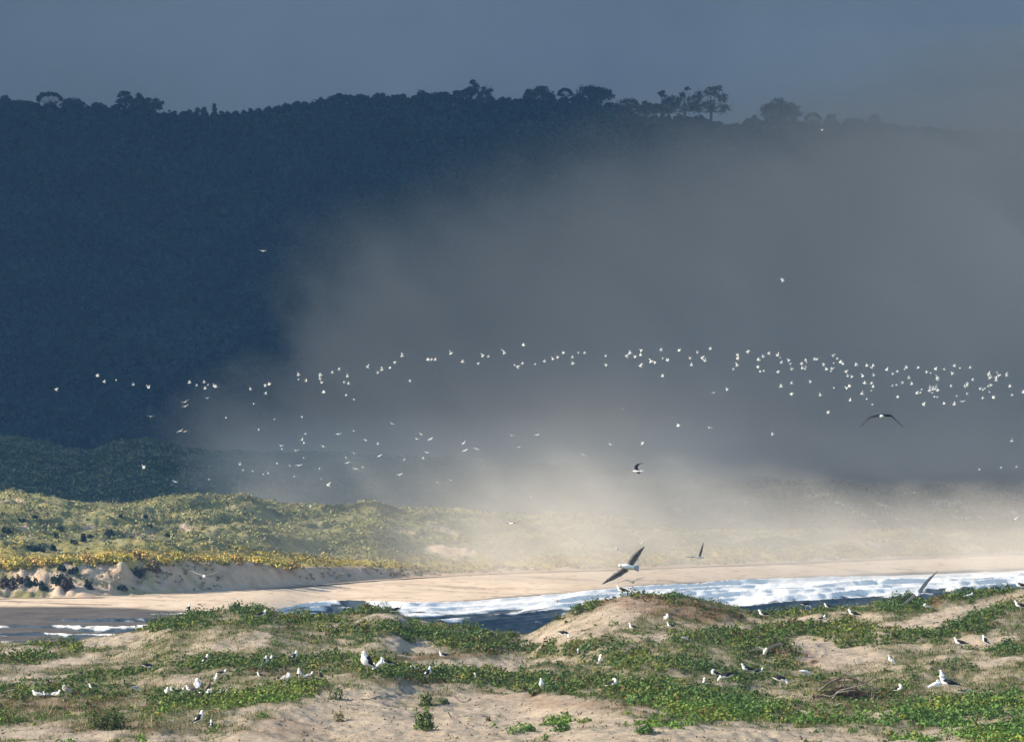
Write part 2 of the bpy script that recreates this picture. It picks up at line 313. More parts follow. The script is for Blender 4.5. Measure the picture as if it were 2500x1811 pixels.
# shallow lagoon water in the hollows of the wet sand
lp = np.linspace(-400, 640, 60); ld = np.linspace(560, 705, 60)
lx, ly = np.meshgrid(lp, ld, indexing='ij')
fm = .42*np.exp(-((PY(0*ly, ly)-1531)/2.0)**2)*(lx > 200)+.55*np.exp(-((PY(0*ly, ly)-1556)/2.2)**2-((lx-130)/60)**2)
tag(mesh_from('lagoon_water', np.stack([X(lx, ly), ly, 0*lx+.02], -1), grid_faces(60, 60), M_sea, {'foam': (fm+.25*fbm(lx/30, ly/2, 99)).ravel()}), kind='structure')
# the wide flat ground everything stands on
q = N('valley_floor'); M_ground = q.fin(q.ramp(q.noise(.02, 6), (.35, (.05, .06, .03)), (.65, (.12, .11, .07))), 1, .1)
tag(mesh_from('ground', [(-9000, -200, -6), (9000, -200, -6), (9000, 9000, -6), (-9000, 9000, -6)], [[0, 1, 2, 3]], M_ground, smooth=False), kind='structure')

# ------------------------------------------------------------------ sunlit dunes behind the beach
scarp = line((-900, 1380), (0, 1382), (150, 1378), (300, 1372), (450, 1370), (620, 1376), (750, 1386), (900, 1388), (1000, 1396), (1150, 1402), (1250, 1392), (1500, 1376), (2000, 1352), (2500, 1340), (3400, 1330))
ctop = line((-900, 1210), (0, 1219), (60, 1219), (130, 1230), (200, 1245), (260, 1243), (400, 1235), (440, 1228), (540, 1225), (600, 1226), (650, 1243), (760, 1250), (840, 1247), (880, 1237), (910, 1235), (960, 1252), (1020, 1257), (1120, 1255), (1250, 1262), (1400, 1274), (1500, 1283), (1600, 1305), (1700, 1318), (2000, 1320), (2200, 1320), (2500, 1325), (3400, 1310))
PF = np.linspace(-900, 3400, 1000); TF = np.linspace(0, 1, 380)
def far_z(px, t):
    """t 0 at the foot of the bluff, 1 at the crest"""
    b = bluff(px); w = 190-60*sstep(1200, 2000, px); d = b-3+w*t*1.0
    lf = 1-sstep(250, 700, px); lobes = 1+(3+4*lf)*np.abs(fbm(X(px, b)/13, 0*px, 101, 3))
    k = np.clip((d-b+lobes-4)/(7.5+5*lf+16*sstep(1150, 1500, px)+1.5*fbm(X(px, b)/9, t*0, 103)), 0, 1)       # steep bluff face
    x = X(px, d); a = (d-b)/w
    g = sstep(0, 1, a)*.5+.5*np.clip(a, 0, 1)
    pyt = scarp(px)+(ctop(px)-scarp(px))*g
    zt = Zs(pyt, d)
    z = 2+(zt-2)*(k*k*(3-2*k))
    r = x*.75+d*.5; q_ = -x*.5+d*.55                                       # ridges run down to the right
    rid = 1-np.abs(fbm(r/26+3, q_/9, 105, 3))*2
    z = z+(2.9*rid*sstep(.05, .3, a)*(1-sstep(.8, 1, a))+.9*fbm(r/10, q_/5, 107)*sstep(.02, .1, a))
    z = z+(.50*np.maximum(fbm(x/2.0, d/3.0, 109, 3), 0)+.12*vn(x/.6, d/.8, 111))*sstep(.0, .08, a)
    z = z+1.0*fbm(x/2.2, d/7, 113)*k*(1-k)*4*(.6+lf)
    return d, z
pf, tf = np.meshgrid(PF, TF, indexing='ij'); df, zf = far_z(pf, tf)
aa = (df-bluff(pf))/(190-60*sstep(1200, 2000, pf)); xf = X(pf, df)
zf = np.where(tf > .985, zf-(tf-.985)*900, zf)
fn = fbm(xf/7, df/12, 121); fn2 = fbm(xf/1.8, df/4, 123)
barep = np.clip(blobs([(455, 1288, 14, 8, 20, 1.5), (70, 1290, 30, 8, 25, .9), (218, 1287, 14, 7, 0, 1.1), (350, 1305, 30, 14, 0, .8), (980, 1295, 45, 8, 12, 1), (1075, 1290, 40, 7, 15, 1), (1100, 1343, 55, 11, 5, 1.6), (1530, 1285, 35, 9, 30, .9), (30, 1223, 30, 5, 0, 1), (1650, 1240, 40, 15, 40, .8), (2150, 1330, 120, 12, 0, .9), (280, 1400, 60, 12, 15, 1.2), (400, 1412, 20, 20, 30, 1), (180, 1425, 120, 8, 12, .9), (60, 1405, 40, 7, 10, .7)], pf, PY(zf, df))+.18*fn2, 0, 1)
foot = (1-sstep(.042, .07, aa+.015*fn))
vegf = np.clip(1.25-barep*1.6-foot*(1.35-1.1*(1-sstep(250, 700, pf))*sstep(0, .25, fbm(xf/6, df/3, 131))), 0, 1)
yellow = np.clip(1.6*np.exp(-((aa-.105+.03*fn)/.05)**2)*(1-.5*sstep(500, 1300, pf))+.3*(fn2 > .25), 0, 1)
q = N('dune_vegetation'); vg = q.attr('veg').outputs['Fac']; ye = q.attr('yellow').outputs['Fac']
gcol = q.ramp(q.noise(.11, 8, rough=.7), (.3, (.08, .08, .035)), (.5, (.21, .20, .085)), (.7, (.38, .33, .19)))
ycol = q.ramp(q.noise(.25, 6, rough=.7), (.3, (.36, .27, .04)), (.5, (.46, .36, .09)), (.7, (.55, .36, .10)))
sc_ = q.ramp(q.noise(.3, 6), (.3, (.42, .30, .20)), (.7, (.60, .46, .33)))
q.bump(q.noise(.9, 7, rough=.75), .35, 1)
M_fdune = q.fin(q.mix(vg, sc_, q.mix(ye, gcol, ycol)), .95, .1)
tag(mesh_from('vegetated_dunes', np.stack([xf, df, zf], -1), grid_faces(*zf.shape), M_fdune, {'veg': vegf.ravel(), 'yellow': yellow.ravel()}), kind='structure')
# low scrub growing on them
n = 60000; pp = rng.uniform(-500, 2900, n); tt = rng.uniform(0.02, .99, n); dd, z2 = far_z(pp, tt); x2 = X(pp, dd)
a2 = (dd-bluff(pp))/(190-60*sstep(1200, 2000, pp)); dens = np.clip(.5+1.1*fbm(x2/6, dd/9, 141), 0.03, 1)*(.8*sstep(.015, .03, a2)+.2*sstep(0.05, .075, a2))
kp = rng.uniform(0, 1, n) < dens; pp, dd, z2, x2, a2 = pp[kp], dd[kp], z2[kp], x2[kp], a2[kp]; n = len(pp); k = 7; cl = np.repeat(np.arange(n), k)
rad = rng.uniform(.3, .9, n)**1.3; dirn = rng.normal(size=(n*k, 3)); dirn[:, 2] = np.abs(dirn[:, 2]); dirn /= np.linalg.norm(dirn, axis=1)[:, None]
cen = np.stack([x2[cl]+dirn[:, 0]*rad[cl], dd[cl]+dirn[:, 1]*rad[cl], z2[cl]+dirn[:, 2]*rad[cl]*.8], 1)
V, Fc = leaf_quads(cen, dirn+rng.normal(size=dirn.shape)*.4, rng.uniform(.12, .28, n*k), .8)
yl = np.clip(1.4*np.exp(-((a2-.105+.09*fbm(x2/9, dd/9, 145))/.045)**2)*(1-.5*sstep(500, 1300, pp)), 0, .85)[:, None]; u = np.clip(rng.uniform(0, 1, (n, 1))+.6*(a2 < .05)[:, None], 0, 1)
col = np.where(u < yl, np.array([.40, .30, .07]), np.where(u < .4, np.array([.30, .29, .12]), np.where(u < .7, np.array([.17, .17, .07]), np.array([.25, .20, .12]))))
tag(mesh_from('dune_scrub', V, Fc, M_far, {'col': np.repeat(col[cl]*rng.uniform(.75, 1.25, (n*k, 1)), 4, 0)}, smooth=False), 'low green and yellow scrub covering the sunlit dunes', 'scrub', kind='stuff')

# ------------------------------------------------------------------ dark dune and wooded hill under the added cloud deck
dtop = line((-1200, 1040), (0, 1066), (60, 1071), (120, 1086), (180, 1101), (220, 1106), (260, 1094), (300, 1084), (350, 1077), (400, 1088), (450, 1100), (560, 1108), (700, 1112), (1000, 1124), (1300, 1140), (1600, 1165), (2000, 1190), (2600, 1200), (3600, 1200))
PD = np.linspace(-1200, 3600, 800); TD = np.linspace(0, 1, 220)
def dark_z(px, t):
    d = 1090+230*t; g = .35*t+.65*sstep(0, 1, t); x = X(px, d)
    z = Zs(1330+(dtop(px)-1330)*g, d)
    r = x*.8+d*.55; q_ = -x*.5+d*.5
    return d, z+(2.6*(1-2*np.abs(fbm(r/30, q_/13, 151, 3)))+.0)*sstep(0, .3, t)*(1-sstep(.85, 1, t))+.7*fbm(x/3.5, d/5, 155, 3)
pd_, td = np.meshgrid(PD, TD, indexing='ij'); dd_, zd = dark_z(pd_, td); zd = np.where(td > .985, zd-(td-.985)*1500, zd)
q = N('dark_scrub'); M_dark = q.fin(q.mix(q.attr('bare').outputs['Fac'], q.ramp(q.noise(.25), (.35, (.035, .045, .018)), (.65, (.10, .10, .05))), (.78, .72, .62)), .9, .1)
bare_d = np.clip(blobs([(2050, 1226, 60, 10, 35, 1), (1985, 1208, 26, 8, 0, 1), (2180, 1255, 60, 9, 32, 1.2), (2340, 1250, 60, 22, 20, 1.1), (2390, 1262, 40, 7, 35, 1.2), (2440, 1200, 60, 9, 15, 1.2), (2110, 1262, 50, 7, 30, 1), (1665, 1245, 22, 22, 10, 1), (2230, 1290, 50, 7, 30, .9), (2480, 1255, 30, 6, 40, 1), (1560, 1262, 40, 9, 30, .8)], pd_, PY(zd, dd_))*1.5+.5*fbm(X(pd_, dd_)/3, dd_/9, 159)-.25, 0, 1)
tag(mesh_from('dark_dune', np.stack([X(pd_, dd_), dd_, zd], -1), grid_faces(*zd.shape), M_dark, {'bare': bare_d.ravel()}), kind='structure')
n = 30000; pp = rng.uniform(-400, 2700, n); tt = rng.uniform(.1, .99, n); dd, z2 = dark_z(pp, tt); k = 7; cl = np.repeat(np.arange(n), k)
rad = rng.uniform(.5, 1.5, n); dirn = rng.normal(size=(n*k, 3)); dirn[:, 2] = np.abs(dirn[:, 2]); dirn /= np.linalg.norm(dirn, axis=1)[:, None]
cen = np.stack([X(pp, dd)[cl]+dirn[:, 0]*rad[cl], dd[cl]+dirn[:, 1]*rad[cl], z2[cl]+dirn[:, 2]*rad[cl]*.7], 1)
V, Fc = leaf_quads(cen, dirn+rng.normal(size=dirn.shape)*.4, rng.uniform(.22, .5, n*k), .8)
u = rng.uniform(0, 1, (n, 1)); tn = fbm(X(pp, dd)/8, dd/9, 157)[:, None]
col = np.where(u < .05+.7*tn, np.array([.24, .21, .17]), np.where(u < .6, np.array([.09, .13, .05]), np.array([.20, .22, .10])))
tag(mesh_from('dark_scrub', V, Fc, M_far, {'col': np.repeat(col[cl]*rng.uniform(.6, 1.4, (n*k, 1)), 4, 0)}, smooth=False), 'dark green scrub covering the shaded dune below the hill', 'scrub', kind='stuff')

DR = 2300.0
ridge = line((-1500, 250), (-200, 258), (0, 262), (100, 266), (200, 272), (250, 278), (300, 268), (360, 272), (420, 292), (600, 290), (700, 276), (800, 262), (900, 256), (1000, 256), (1100, 250), (1200, 262), (1300, 258), (1450, 256), (1550, 290), (1700, 300), (1800, 318), (1900, 304), (2000, 318), (2200, 325), (2500, 335), (3600, 345))
PH = np.linspace(-1500, 3700, 420); TH = np.linspace(0, 1, 200)
def hill_z(px, t):
    d = 1560+(DR-1560)*t; x = X(px, d); g = t**.85
    z = Zs(1140+(ridge(px)+9-1140)*g, d)
    return d, z+(14*fbm(x/80+d/300, d/150, 161)+5*fbm(x/22, d/40, 163))*sstep(0, .2, t)*(1-sstep(.7, .97, t))
ph_, th_ = np.meshgrid(PH, TH, indexing='ij'); dh, zh = hill_z(ph_, th_)
M_hill = simple('hill_undergrowth', (.007, .016, .020), (.022, .038, .042), .05)  # undergrowth tinted with haze blue like the forest
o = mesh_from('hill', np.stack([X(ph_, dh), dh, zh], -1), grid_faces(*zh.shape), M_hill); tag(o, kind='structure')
n = 17000; pp = rng.uniform(-900, 3200, n); tt = np.where(rng.uniform(0, 1, n) < .12, rng.uniform(.95, .995, n), rng.uniform(.02, .985, n)); dd, z2 = hill_z(pp, tt); k = 16; cl = np.repeat(np.arange(n), k)
rad = rng.uniform(2.2, 5.5, n); rad = np.where(tt > .9, rad*.75, rad); dirn = rng.normal(size=(n*k, 3)); dirn[:, 2] = np.abs(dirn[:, 2])-.2; dirn /= np.linalg.norm(dirn, axis=1)[:, None]
cen = np.stack([X(pp, dd)[cl]+dirn[:, 0]*rad[cl], dd[cl]+dirn[:, 1]*rad[cl], z2[cl]+2.5+dirn[:, 2]*rad[cl]*1.1], 1)
V, Fc = leaf_quads(cen, dirn+rng.normal(size=dirn.shape)*.4, rng.uniform(.8, 1.8, n*k), .8)
col = np.array([.015, .034, .042])*rng.uniform(.4, 1.6, (n, 1))*(1+1.3*np.clip(fbm(X(pp, dd)/38, dd/70, 171, 3), -.5, 1))[:, None]  # bluish leaf tone carries part of the haze's blue
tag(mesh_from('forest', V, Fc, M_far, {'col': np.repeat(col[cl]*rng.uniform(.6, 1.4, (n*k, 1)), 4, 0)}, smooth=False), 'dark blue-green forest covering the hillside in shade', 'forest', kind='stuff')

def tube(pts, rad, seg=6):
    """verts and quads of a tapering tube along pts"""
    pts = np.asarray(pts, float); V = []; m = len(pts)
    for i in range(m):
        t = pts[min(i+1, m-1)]-pts[max(i-1, 0)]; t = t/(np.linalg.norm(t)+1e-9)
        a = np.cross(t, (0.3, .9, .2)); a /= np.linalg.norm(a)+1e-9; b = np.cross(t, a)
        for j in range(seg):
            an = 2*math.pi*j/seg; V.append(pts[i]+(a*math.cos(an)+b*math.sin(an))*rad[i])
    Fq = [[i*seg+j, i*seg+(j+1) % seg, (i+1)*seg+(j+1) % seg, (i+1)*seg+j] for i in range(m-1) for j in range(seg)]
    return np.array(V), np.array(Fq)
def join(parts):
    V, Fq, off = [], [], 0
    for v, f in parts: V.append(v); Fq.append(np.asarray(f)+off); off += len(v)
    return np.concatenate(V), np.concatenate(Fq)
def tree(px, top, wpx, label, group='trees on the hill ridge', kind='round', dens=1.0):
    d = DR+random.uniform(-14, 6); sc_px = F/d
    base = at(px, float(ridge(px))+6, d); ztop = float(Zs(top, d)); hh = max(ztop-base.z, 5); wr = wpx/2/sc_px
    t = empty('ridge_tree', base); parts = []
    trunk = [(0, 0, -2), (random.uniform(-.4, .4), 0, hh*.35), (random.uniform(-.6, .6), 0, hh*.7)]
    parts.append(tube(trunk, [hh*.035+.15, hh*.025+.1, .12]))
    cl = []
    nb = {'round': 14, 'umbrella': 13, 'narrow': 7, 'open': 26}[kind]
    for i in range(nb):
        if kind == 'narrow':
            f = i/(nb-1); c = np.array([random.uniform(-.2, .2)*wr, random.uniform(-.2, .2)*wr, hh*(.25+.7*f)]); r = wr*(1.0-.75*f)+.3
        else:
            an = math.pi*(i+.5)/nb; ay = random.uniform(-.6, .6)
            lift = {'round': .45, 'umbrella': .62, 'open': .35}[kind]
            rr = random.uniform(.55, .9) if kind != 'umbrella' else .85
            c = np.array([math.cos(an)*wr*rr, ay*wr, hh*lift+math.sin(an)*hh*(1-lift)*(.86 if kind == 'umbrella' else random.uniform(.15, .95))])
            r = wr*{'round': .34, 'umbrella': .24, 'open': .17}[kind]*random.uniform(.6, 1.2)
        cl.append((c, max(r, .8)))
        mid = (np.array(trunk[1])+c)/2+np.array([0, 0, -hh*.05]); parts.append(tube([trunk[1], mid, c], [hh*.014+.07, .1, .05], 4))
    if kind == 'round': cl.append((np.array([0, 0, hh*.55]), wr*.6))
    v, f = join(parts); mesh_from('trunk', v, f, M_bark, parent=t)
    C, Nn = [], []
    for c, r in cl:
        m = int(60*dens*max(1, r/1.5)**1.3); dn = rng.normal(size=(m, 3)); dn /= np.linalg.norm(dn, axis=1)[:, None]
        C.append(c+dn*r*(rng.uniform(.45, 1.1, (m, 1)) if kind != 'open' else np.abs(rng.normal(size=(m, 1)))*1.1)*np.array([1, 1, .75])); Nn.append(dn+rng.normal(size=(m, 3))*.5)
    C = np.concatenate(C); Nn = np.concatenate(Nn)
    V, Fc = leaf_quads(C, Nn, rng.uniform(.3, .7, len(C)), .7)
    col = np.repeat(np.array([.022, .042, .022])*rng.uniform(.5, 1.5, (len(C), 1)), 4, 0)
    mesh_from('crown', V, Fc, M_far, {'col': col}, smooth=False, parent=t)
    return tag(t, label, 'tree', group)
for a in [(122, 228, 66, 'domed tree on the left ridge with sky showing under its crown arc', None, 'umbrella', .8),
          (305, 222, 44, 'taller left tree of the peaked pair on the left part of the ridge'), (337, 227, 40, 'shorter right tree of the peaked pair on the left part of the ridge'),
          (372, 240, 52, 'broad rounded tree just right of the peaked pair on the ridge'), (240, 252, 46, 'low rounded tree left of the peaked pair on the ridge'), (178, 243, 60, 'wide flat crowned tree right of the domed tree on the left ridge'),
          (1150, 195, 50, 'tallest pointed tree at the middle of the ridge skyline'), (1185, 213, 46, 'loose sloping tree leaning off the right of the middle peak', None, 'open'), (1118, 214, 30, 'small pointed tree just left of the middle ridge peak'),
          (1315, 216, 84, 'broad domed tree right of the middle ridge peak'), (1380, 217, 36, 'small flat topped tree between two broad crowns on the ridge', None, 'umbrella'), (1448, 211, 96, 'wide flat topped tree with a sloping right side on the ridge'),
          (1535, 240, 70, 'open crowned tree with sky gaps left of the big feathery tree', None, 'open'), (1618, 222, 46, 'small clumped tree with a round top left of the big feathery tree', None, 'open'),
          (1670, 208, 90, 'tall open tree forming the left half of the big feathery clump', None, 'open', 1.2), (1735, 194, 100, 'big feathery tree with sky gaps, highest at the right of the ridge', None, 'open', 1.2),
          (1905, 250, 110, 'large solid domed tree standing alone in the mist at right'), (1985, 277, 40, 'small arched tree in the mist right of the solid domed tree', None, 'umbrella'), (2030, 278, 34, 'small ragged tree with forked top in the mist at right', None, 'open'),
          (2085, 281, 60, 'thin misty tree near the right end of the ridge', None, 'open'), (2135, 278, 40, 'rightmost faint tree dissolving into the mist', None, 'open', .7)]:
    tree(a[0], a[1], a[2], a[3], kind=(a[5] if len(a) > 5 else 'round'), dens=(a[6] if len(a) > 6 else 1))
for i, px in enumerate([425, 447, 460, 480, 498, 524, 541, 556, 575, 595, 612, 630, 655]):
    tree(px, random.uniform(264, 279) if px != 524 else 254, random.uniform(18, 34), 'narrow pointed tree in the low dip of the left ridge', 'narrow trees in the ridge dip', 'narrow')
for i, (px, tp, w_) in enumerate([(10, 238, 60), (55, 246, 50), (690, 258, 60), (735, 253, 50), (785, 241, 50), (835, 227, 70), (875, 232, 50), (930, 231, 60), (975, 230, 60), (1030, 226, 60), (1075, 224, 60), (1235, 238, 50), (-60, 240, 70), (1270, 248, 40), (1580, 245, 50), (1840, 285, 50)]):
    tree(px, tp, w_, 'round crowned tree in the even stretch of the ridge skyline', 'round trees along the even ridge skyline')

# ------------------------------------------------------------------ mist, fog and the added clouds
q = N('cloud'); M_cloud = q.fin(q.ramp(q.noise(.004, 5), (.3, (.275, .255, .25)), (.7, (.34, .32, .31))), 1, 0)
u = np.linspace(-3600, 3600, 90); v = np.linspace(-100, 640, 40); uu, vv = np.meshgrid(u, v, indexing='ij')
yy = 4400+.34*uu+60*fbm(uu/500, vv/260, 171)  # wall of cloud added as backdrop where the open sky is too bright
tag(mesh_from('sky_backdrop', np.stack([uu, yy, vv], -1), grid_faces(90, 40)[:, ::-1], M_cloud), 'grey cloud backdrop added to stand for the dim sky behind the hill', 'cloud', kind='structure')
u = np.linspace(-4200, 2600, 80); v = np.linspace(0, 1, 50); uu, vv = np.meshgrid(u, v, indexing='ij')  # unseen cloud deck added to cast shade on hill, dune and fog
front = 876+16*fbm(u/120, u*0, 181)
yy = front[:, None]+(3150-front[:, None])*vv
M_deck = simple('stratus', (.30, .31, .33), (.42, .43, .45), .004)
top = 430+70*np.sqrt(np.clip(1-(2*vv-1)**2, 0, 1))+8*fbm(uu/150, yy/150, 183); bot = 430-26*np.sqrt(np.clip(1-(2*vv-1)**2, 0, 1))+6*fbm(uu/150, yy/150, 185)
vt = np.concatenate([np.stack([uu, yy, bot], -1).reshape(-1, 3), np.stack([uu, yy, top], -1).reshape(-1, 3)])
fc = grid_faces(80, 50); tag(mesh_from('added_stratus', vt, np.concatenate([fc[:, ::-1], fc+4000]), M_deck), 'low stratus cloud added out of view over the hill to shade it', 'cloud', kind='structure')

def volume(name, colr, dens, aniso):
    m = bpy.data.materials.new(name); m.use_nodes = True; t = m.node_tree; t.nodes.remove(t.nodes['Principled BSDF'])
    pv = t.nodes.new('ShaderNodeVolumePrincipled'); pv.inputs['Color'].default_value = (*colr, 1); pv.inputs['Density'].default_value = dens; pv.inputs['Anisotropy'].default_value = aniso
    t.links.new(pv.outputs[0], t.nodes['Material Output'].inputs['Volume']); return m
def fog_body(name, label, D, pxr, pyr, thick, mat, nx=110, ny=90, slant=0.0):
    """a closed lens of even fog: thick(px, py) metres deep round the distance D"""
    pu = np.linspace(*pxr, nx); pv = np.linspace(*pyr, ny); a, b = np.meshgrid(pu, pv, indexing='ij')
    t = np.maximum(thick(a, b), 0); e = np.minimum.reduce([np.clip((a-pxr[0])/120, 0, 1), np.clip((pxr[1]-a)/120, 0, 1), np.clip((b-pyr[0])/60, 0, 1), np.clip((pyr[1]-b)/40, 0, 1)])
    t = t*np.sqrt(e)+.02; Dm = D+slant*(a-1250)/1250
    wob = 12*fbm(a/200, b/120, 191)
    x, z = X(a, Dm), Zs(b, Dm)
    vf = np.stack([x, Dm-t/2+wob*np.minimum(t/60, 1), z], -1).reshape(-1, 3); vb = np.stack([x, Dm+t/2+wob*np.minimum(t/60, 1), z], -1).reshape(-1, 3)
    fc = grid_faces(nx, ny); n = nx*ny
    i = np.arange(n).reshape(nx, ny); rim = np.concatenate([i[:, 0], i[-1, 1:], i[::-1, -1][1:], i[0, ::-1][1:-1]]); r2 = np.roll(rim, -1)
    side = np.stack([rim, r2, r2+n, rim+n], 1)
    o = mesh_from(name, np.concatenate([vf, vb]), np.concatenate([fc, fc[:, ::-1]+n, side[:, ::-1]]), mat)
    bm = bmesh.new(); bm.from_mesh(o.data); bmesh.ops.recalc_face_normals(bm, faces=bm.faces); bm.to_mesh(o.data); bm.free()
    return tag(o, label, 'fog', kind='stuff')
def edge_dist(px, py):
    ex = line((300, 760), (400, 1050), (500, 960), (700, 850), (900, 640), (1130, 470), (1250, 380))   # row -> column of the fog's left edge
    e = np.interp(py, [100, 230, 330, 420, 520, 620, 700, 800, 900, 1000, 1100, 1200], [2250, 2000, 1620, 1350, 1130, 985, 905, 825, 705, 590, 495, 450])
    return px-e
def bank(px, py):
    u, v = (px+py)/420, (py-px)/260                        # streaked up to the right
    e = edge_dist(px, py)+170*fbm(u, v, 201)+50*fbm(u*3, v*3, 209)
    soft = sstep(850, 300, py)                             # higher up the edge is wider and thinner
    t = (150-115*soft)*sstep(-230-330*soft, 170+80*soft, e)+(190+40*soft)*sstep(-100, 800+350*soft, e)
    return 1.12*t*(1-.88*sstep(1500, 1850, px)*sstep(1110, 1190, py))*(1+.38*fbm(u*1.3+4, v*1.3, 205)+.12*fbm(u*4, v*4, 207))
fog_body('fog_bank', 'grey fog bank rolling over the hillside from the right', 1440, (-300, 3500), (60, 1290), bank, volume('fog_volume', (1.0, .945, .91), .0110, .2), slant=-190)
def low(px, py):
    return (1-.9*sstep(1600, 1950, px))*95*sstep(400, 640, px+60*fbm(px/90, py/60, 221))*sstep(985, 1120, py)*(1+.35*fbm((px+py)/240, (py-px)/120, 223))+20*sstep(900, 1500, px)*sstep(985, 1120, py)*(1-.6*sstep(1600, 1950, px))
fog_body('ground_fog', 'thin brownish grey fog veiling the scrubby dune at the foot of the hill', 1052, (300, 3500), (930, 1330), low, volume('ground_fog_volume', (1, .97, .93), .0105, .2))
def mist(px, py):
    top = 1095+75*sstep(1550, 2300, px)+30*fbm((px+py)/170, (py-px)/80, 213)
    h = np.clip((py-top)/(1345-top), 0, 1)**1.3*(1-.25*sstep(1390, 1460, py))
    a = 10*sstep(450, 800, px)+80*sstep(820, 1500, px)+10*sstep(1500, 2300, px)
    beam_mist = 26*np.exp(-((px-1330+.5*(py-1150))/(300+.5*(1250-py)))**2)*np.clip((py-800)/460, 0, 1)**1.6*(1-.5*sstep(1280, 1400, py))+5*sstep(900, 1200, py)*sstep(900, 1400, px)  # extra mist depth shaped to stand in for the warm sunbeam
    return (a*h+beam_mist)*(1+.3*fbm((px+py)/210, (py-px)/100, 211)+.12*fbm((px+py)/60, (py-px)/25, 212))
fog_body('sea_mist', 'pale sunlit sea mist drifting over the beach and low dunes', 842, (300, 3500), (800, 1520), mist, volume('mist_volume', (1, .97, .92), .0150, .35), slant=85)
bpy.ops.mesh.primitive_cube_add(size=1, location=(0, 1750, 250)); o = bpy.context.object; o.name = 'haze'; o.scale = (3000*2, 3900, 514)
o.data.materials.append(volume('haze_volume', (.22, .52, 1.0), .000075, .0)); tag(o, kind='stuff')
#BIRDS
def far_ground(px, py):
    tt = np.linspace(0, 1, 1500); d, z = far_z(np.full(1500, float(px)), tt); rows = PY(z, d); k = np.argmax(rows <= py) if (rows <= py).any() else 1499
    return Vector((float(X(px, d[k])), float(d[k]), float(z[k])))
def far_shrub(px, py, w_, h_, label, tone):
    g = far_ground(px, py); s = g.y/F; W, Hh = w_*s/2, h_*s; m = int(60+w_*h_*.5); t = empty('shrub', g)
    v, f = tube([(0, 0, -.3), (W*.1, 0, Hh*.5)], [.12, .06], 5); mesh_from('stem', v, f, M_wood, parent=t)
    dn = rng.normal(size=(m, 3)); dn[:, 2] = np.abs(dn[:, 2]); dn /= np.linalg.norm(dn, axis=1)[:, None]
    off = np.array([[random.uniform(-.8, .8)*W, random.uniform(-.4, .4)*W, random.uniform(-.25, .3)*Hh] for _ in range(5)])[rng.integers(0, 5, m)]; lo = rng.uniform(.35, 1.0, (m, 1))
    V, Fc = leaf_quads(off+dn*np.array([W*.62, W*.5, Hh])*lo, dn+rng.normal(size=(m, 3))*.5, rng.uniform(.12, .26, m), .8)
    mesh_from('foliage', V, Fc, M_far, {'col': np.repeat(np.array(tone)*rng.uniform(.5, 1.6, (m, 1)), 4, 0)}, smooth=False, parent=t)
    return tag(t, label, 'shrub', 'shrubs on the dunes behind the beach')
DK, DB = (.018, .03, .016), (.06, .035, .022)  # near-black tone also carries the shadows of the shrubs on the green slope
for a in [(75, 1432, 26, 26, 'dark shrub low on the sandy bluff, third from the left edge', DK), (105, 1440, 24, 20, 'dark green shrub right beside the third bluff shrub', DK), (20, 1432, 34, 26, 'brown shrub at the left edge of the sandy bluff', DB), (48, 1425, 20, 20, 'small brown shrub near the left edge of the bluff', DB),
          (140, 1425, 30, 22, 'black-shadowed shrub in the middle of the bluff shrubs', DK), (165, 1440, 46, 34, 'largest rusty brown shrub on the sandy bluff', DB), (180, 1400, 26, 16, 'dark shrub at the bluff top above the rusty one', DK), (215, 1438, 24, 20, 'dark green shrub right of the rusty one', DK),
          (300, 1438, 26, 10, 'low dark shrub at the foot of the bluff', DK), (335, 1408, 34, 26, 'brown shrub on the bluff edge at the sand chute', DB), (370, 1392, 40, 26, 'broad brown and yellow shrub above the sand chute', (.14, .10, .04)), (150, 1392, 22, 14, 'small black shrub high on the bluff', DK),
          (15, 1304, 26, 16, 'dark shrub at the left edge of the green slope', DK), (52, 1272, 18, 8, 'small dark shrub high on the left green slope', DK), (85, 1265, 12, 6, 'tiny dark shrub high on the green slope', DK), (75, 1342, 26, 12, 'dark shrub above the yellow bushes at left', DK), (98, 1345, 24, 16, 'dark shrub second above the yellow bushes', DK),
          (128, 1344, 16, 14, 'dark shrub third above the yellow bushes', DK), (138, 1312, 18, 12, 'dark shrub in the middle of the left green slope', DK), (150, 1300, 12, 12, 'tall thin dark shrub on the left green slope', DK), (180, 1328, 20, 10, 'low dark shrub on the lower green slope', DK), (205, 1322, 18, 18, 'shadow-black shrub standing alone on the green slope', DK),
          (222, 1312, 16, 8, 'small dark shrub beside the lone black one', DK), (265, 1312, 30, 20, 'large dark shrub with pale twig on the green slope', DK), (365, 1287, 14, 8, 'small dark shrub right of the large dark one', DK), (408, 1310, 14, 8, 'small dark shrub near the bare sand spot', DK), (295, 1263, 10, 7, 'tiny dark shrub near the dune top', DK), (355, 1265, 10, 8, 'tiny dark shrub below the dune crest', DK)]:
    far_shrub(*a)
for i, px in enumerate([8, 45, 92, 130, 168, 205, 240, 290, 345, 400, 432, 470, 505, 540, 575, 620, 665, 700]):
    far_shrub(px, float(scarp(px))+random.uniform(-4, 10)*(1 if px < 450 else .5), random.uniform(36, 66), random.uniform(14, 24)*(1 if px < 450 else .7), 'golden flowering shrub in the row along the top of the bluff', [(.50, .36, .06), (.42, .34, .06), (.46, .29, .07)][i % 3])
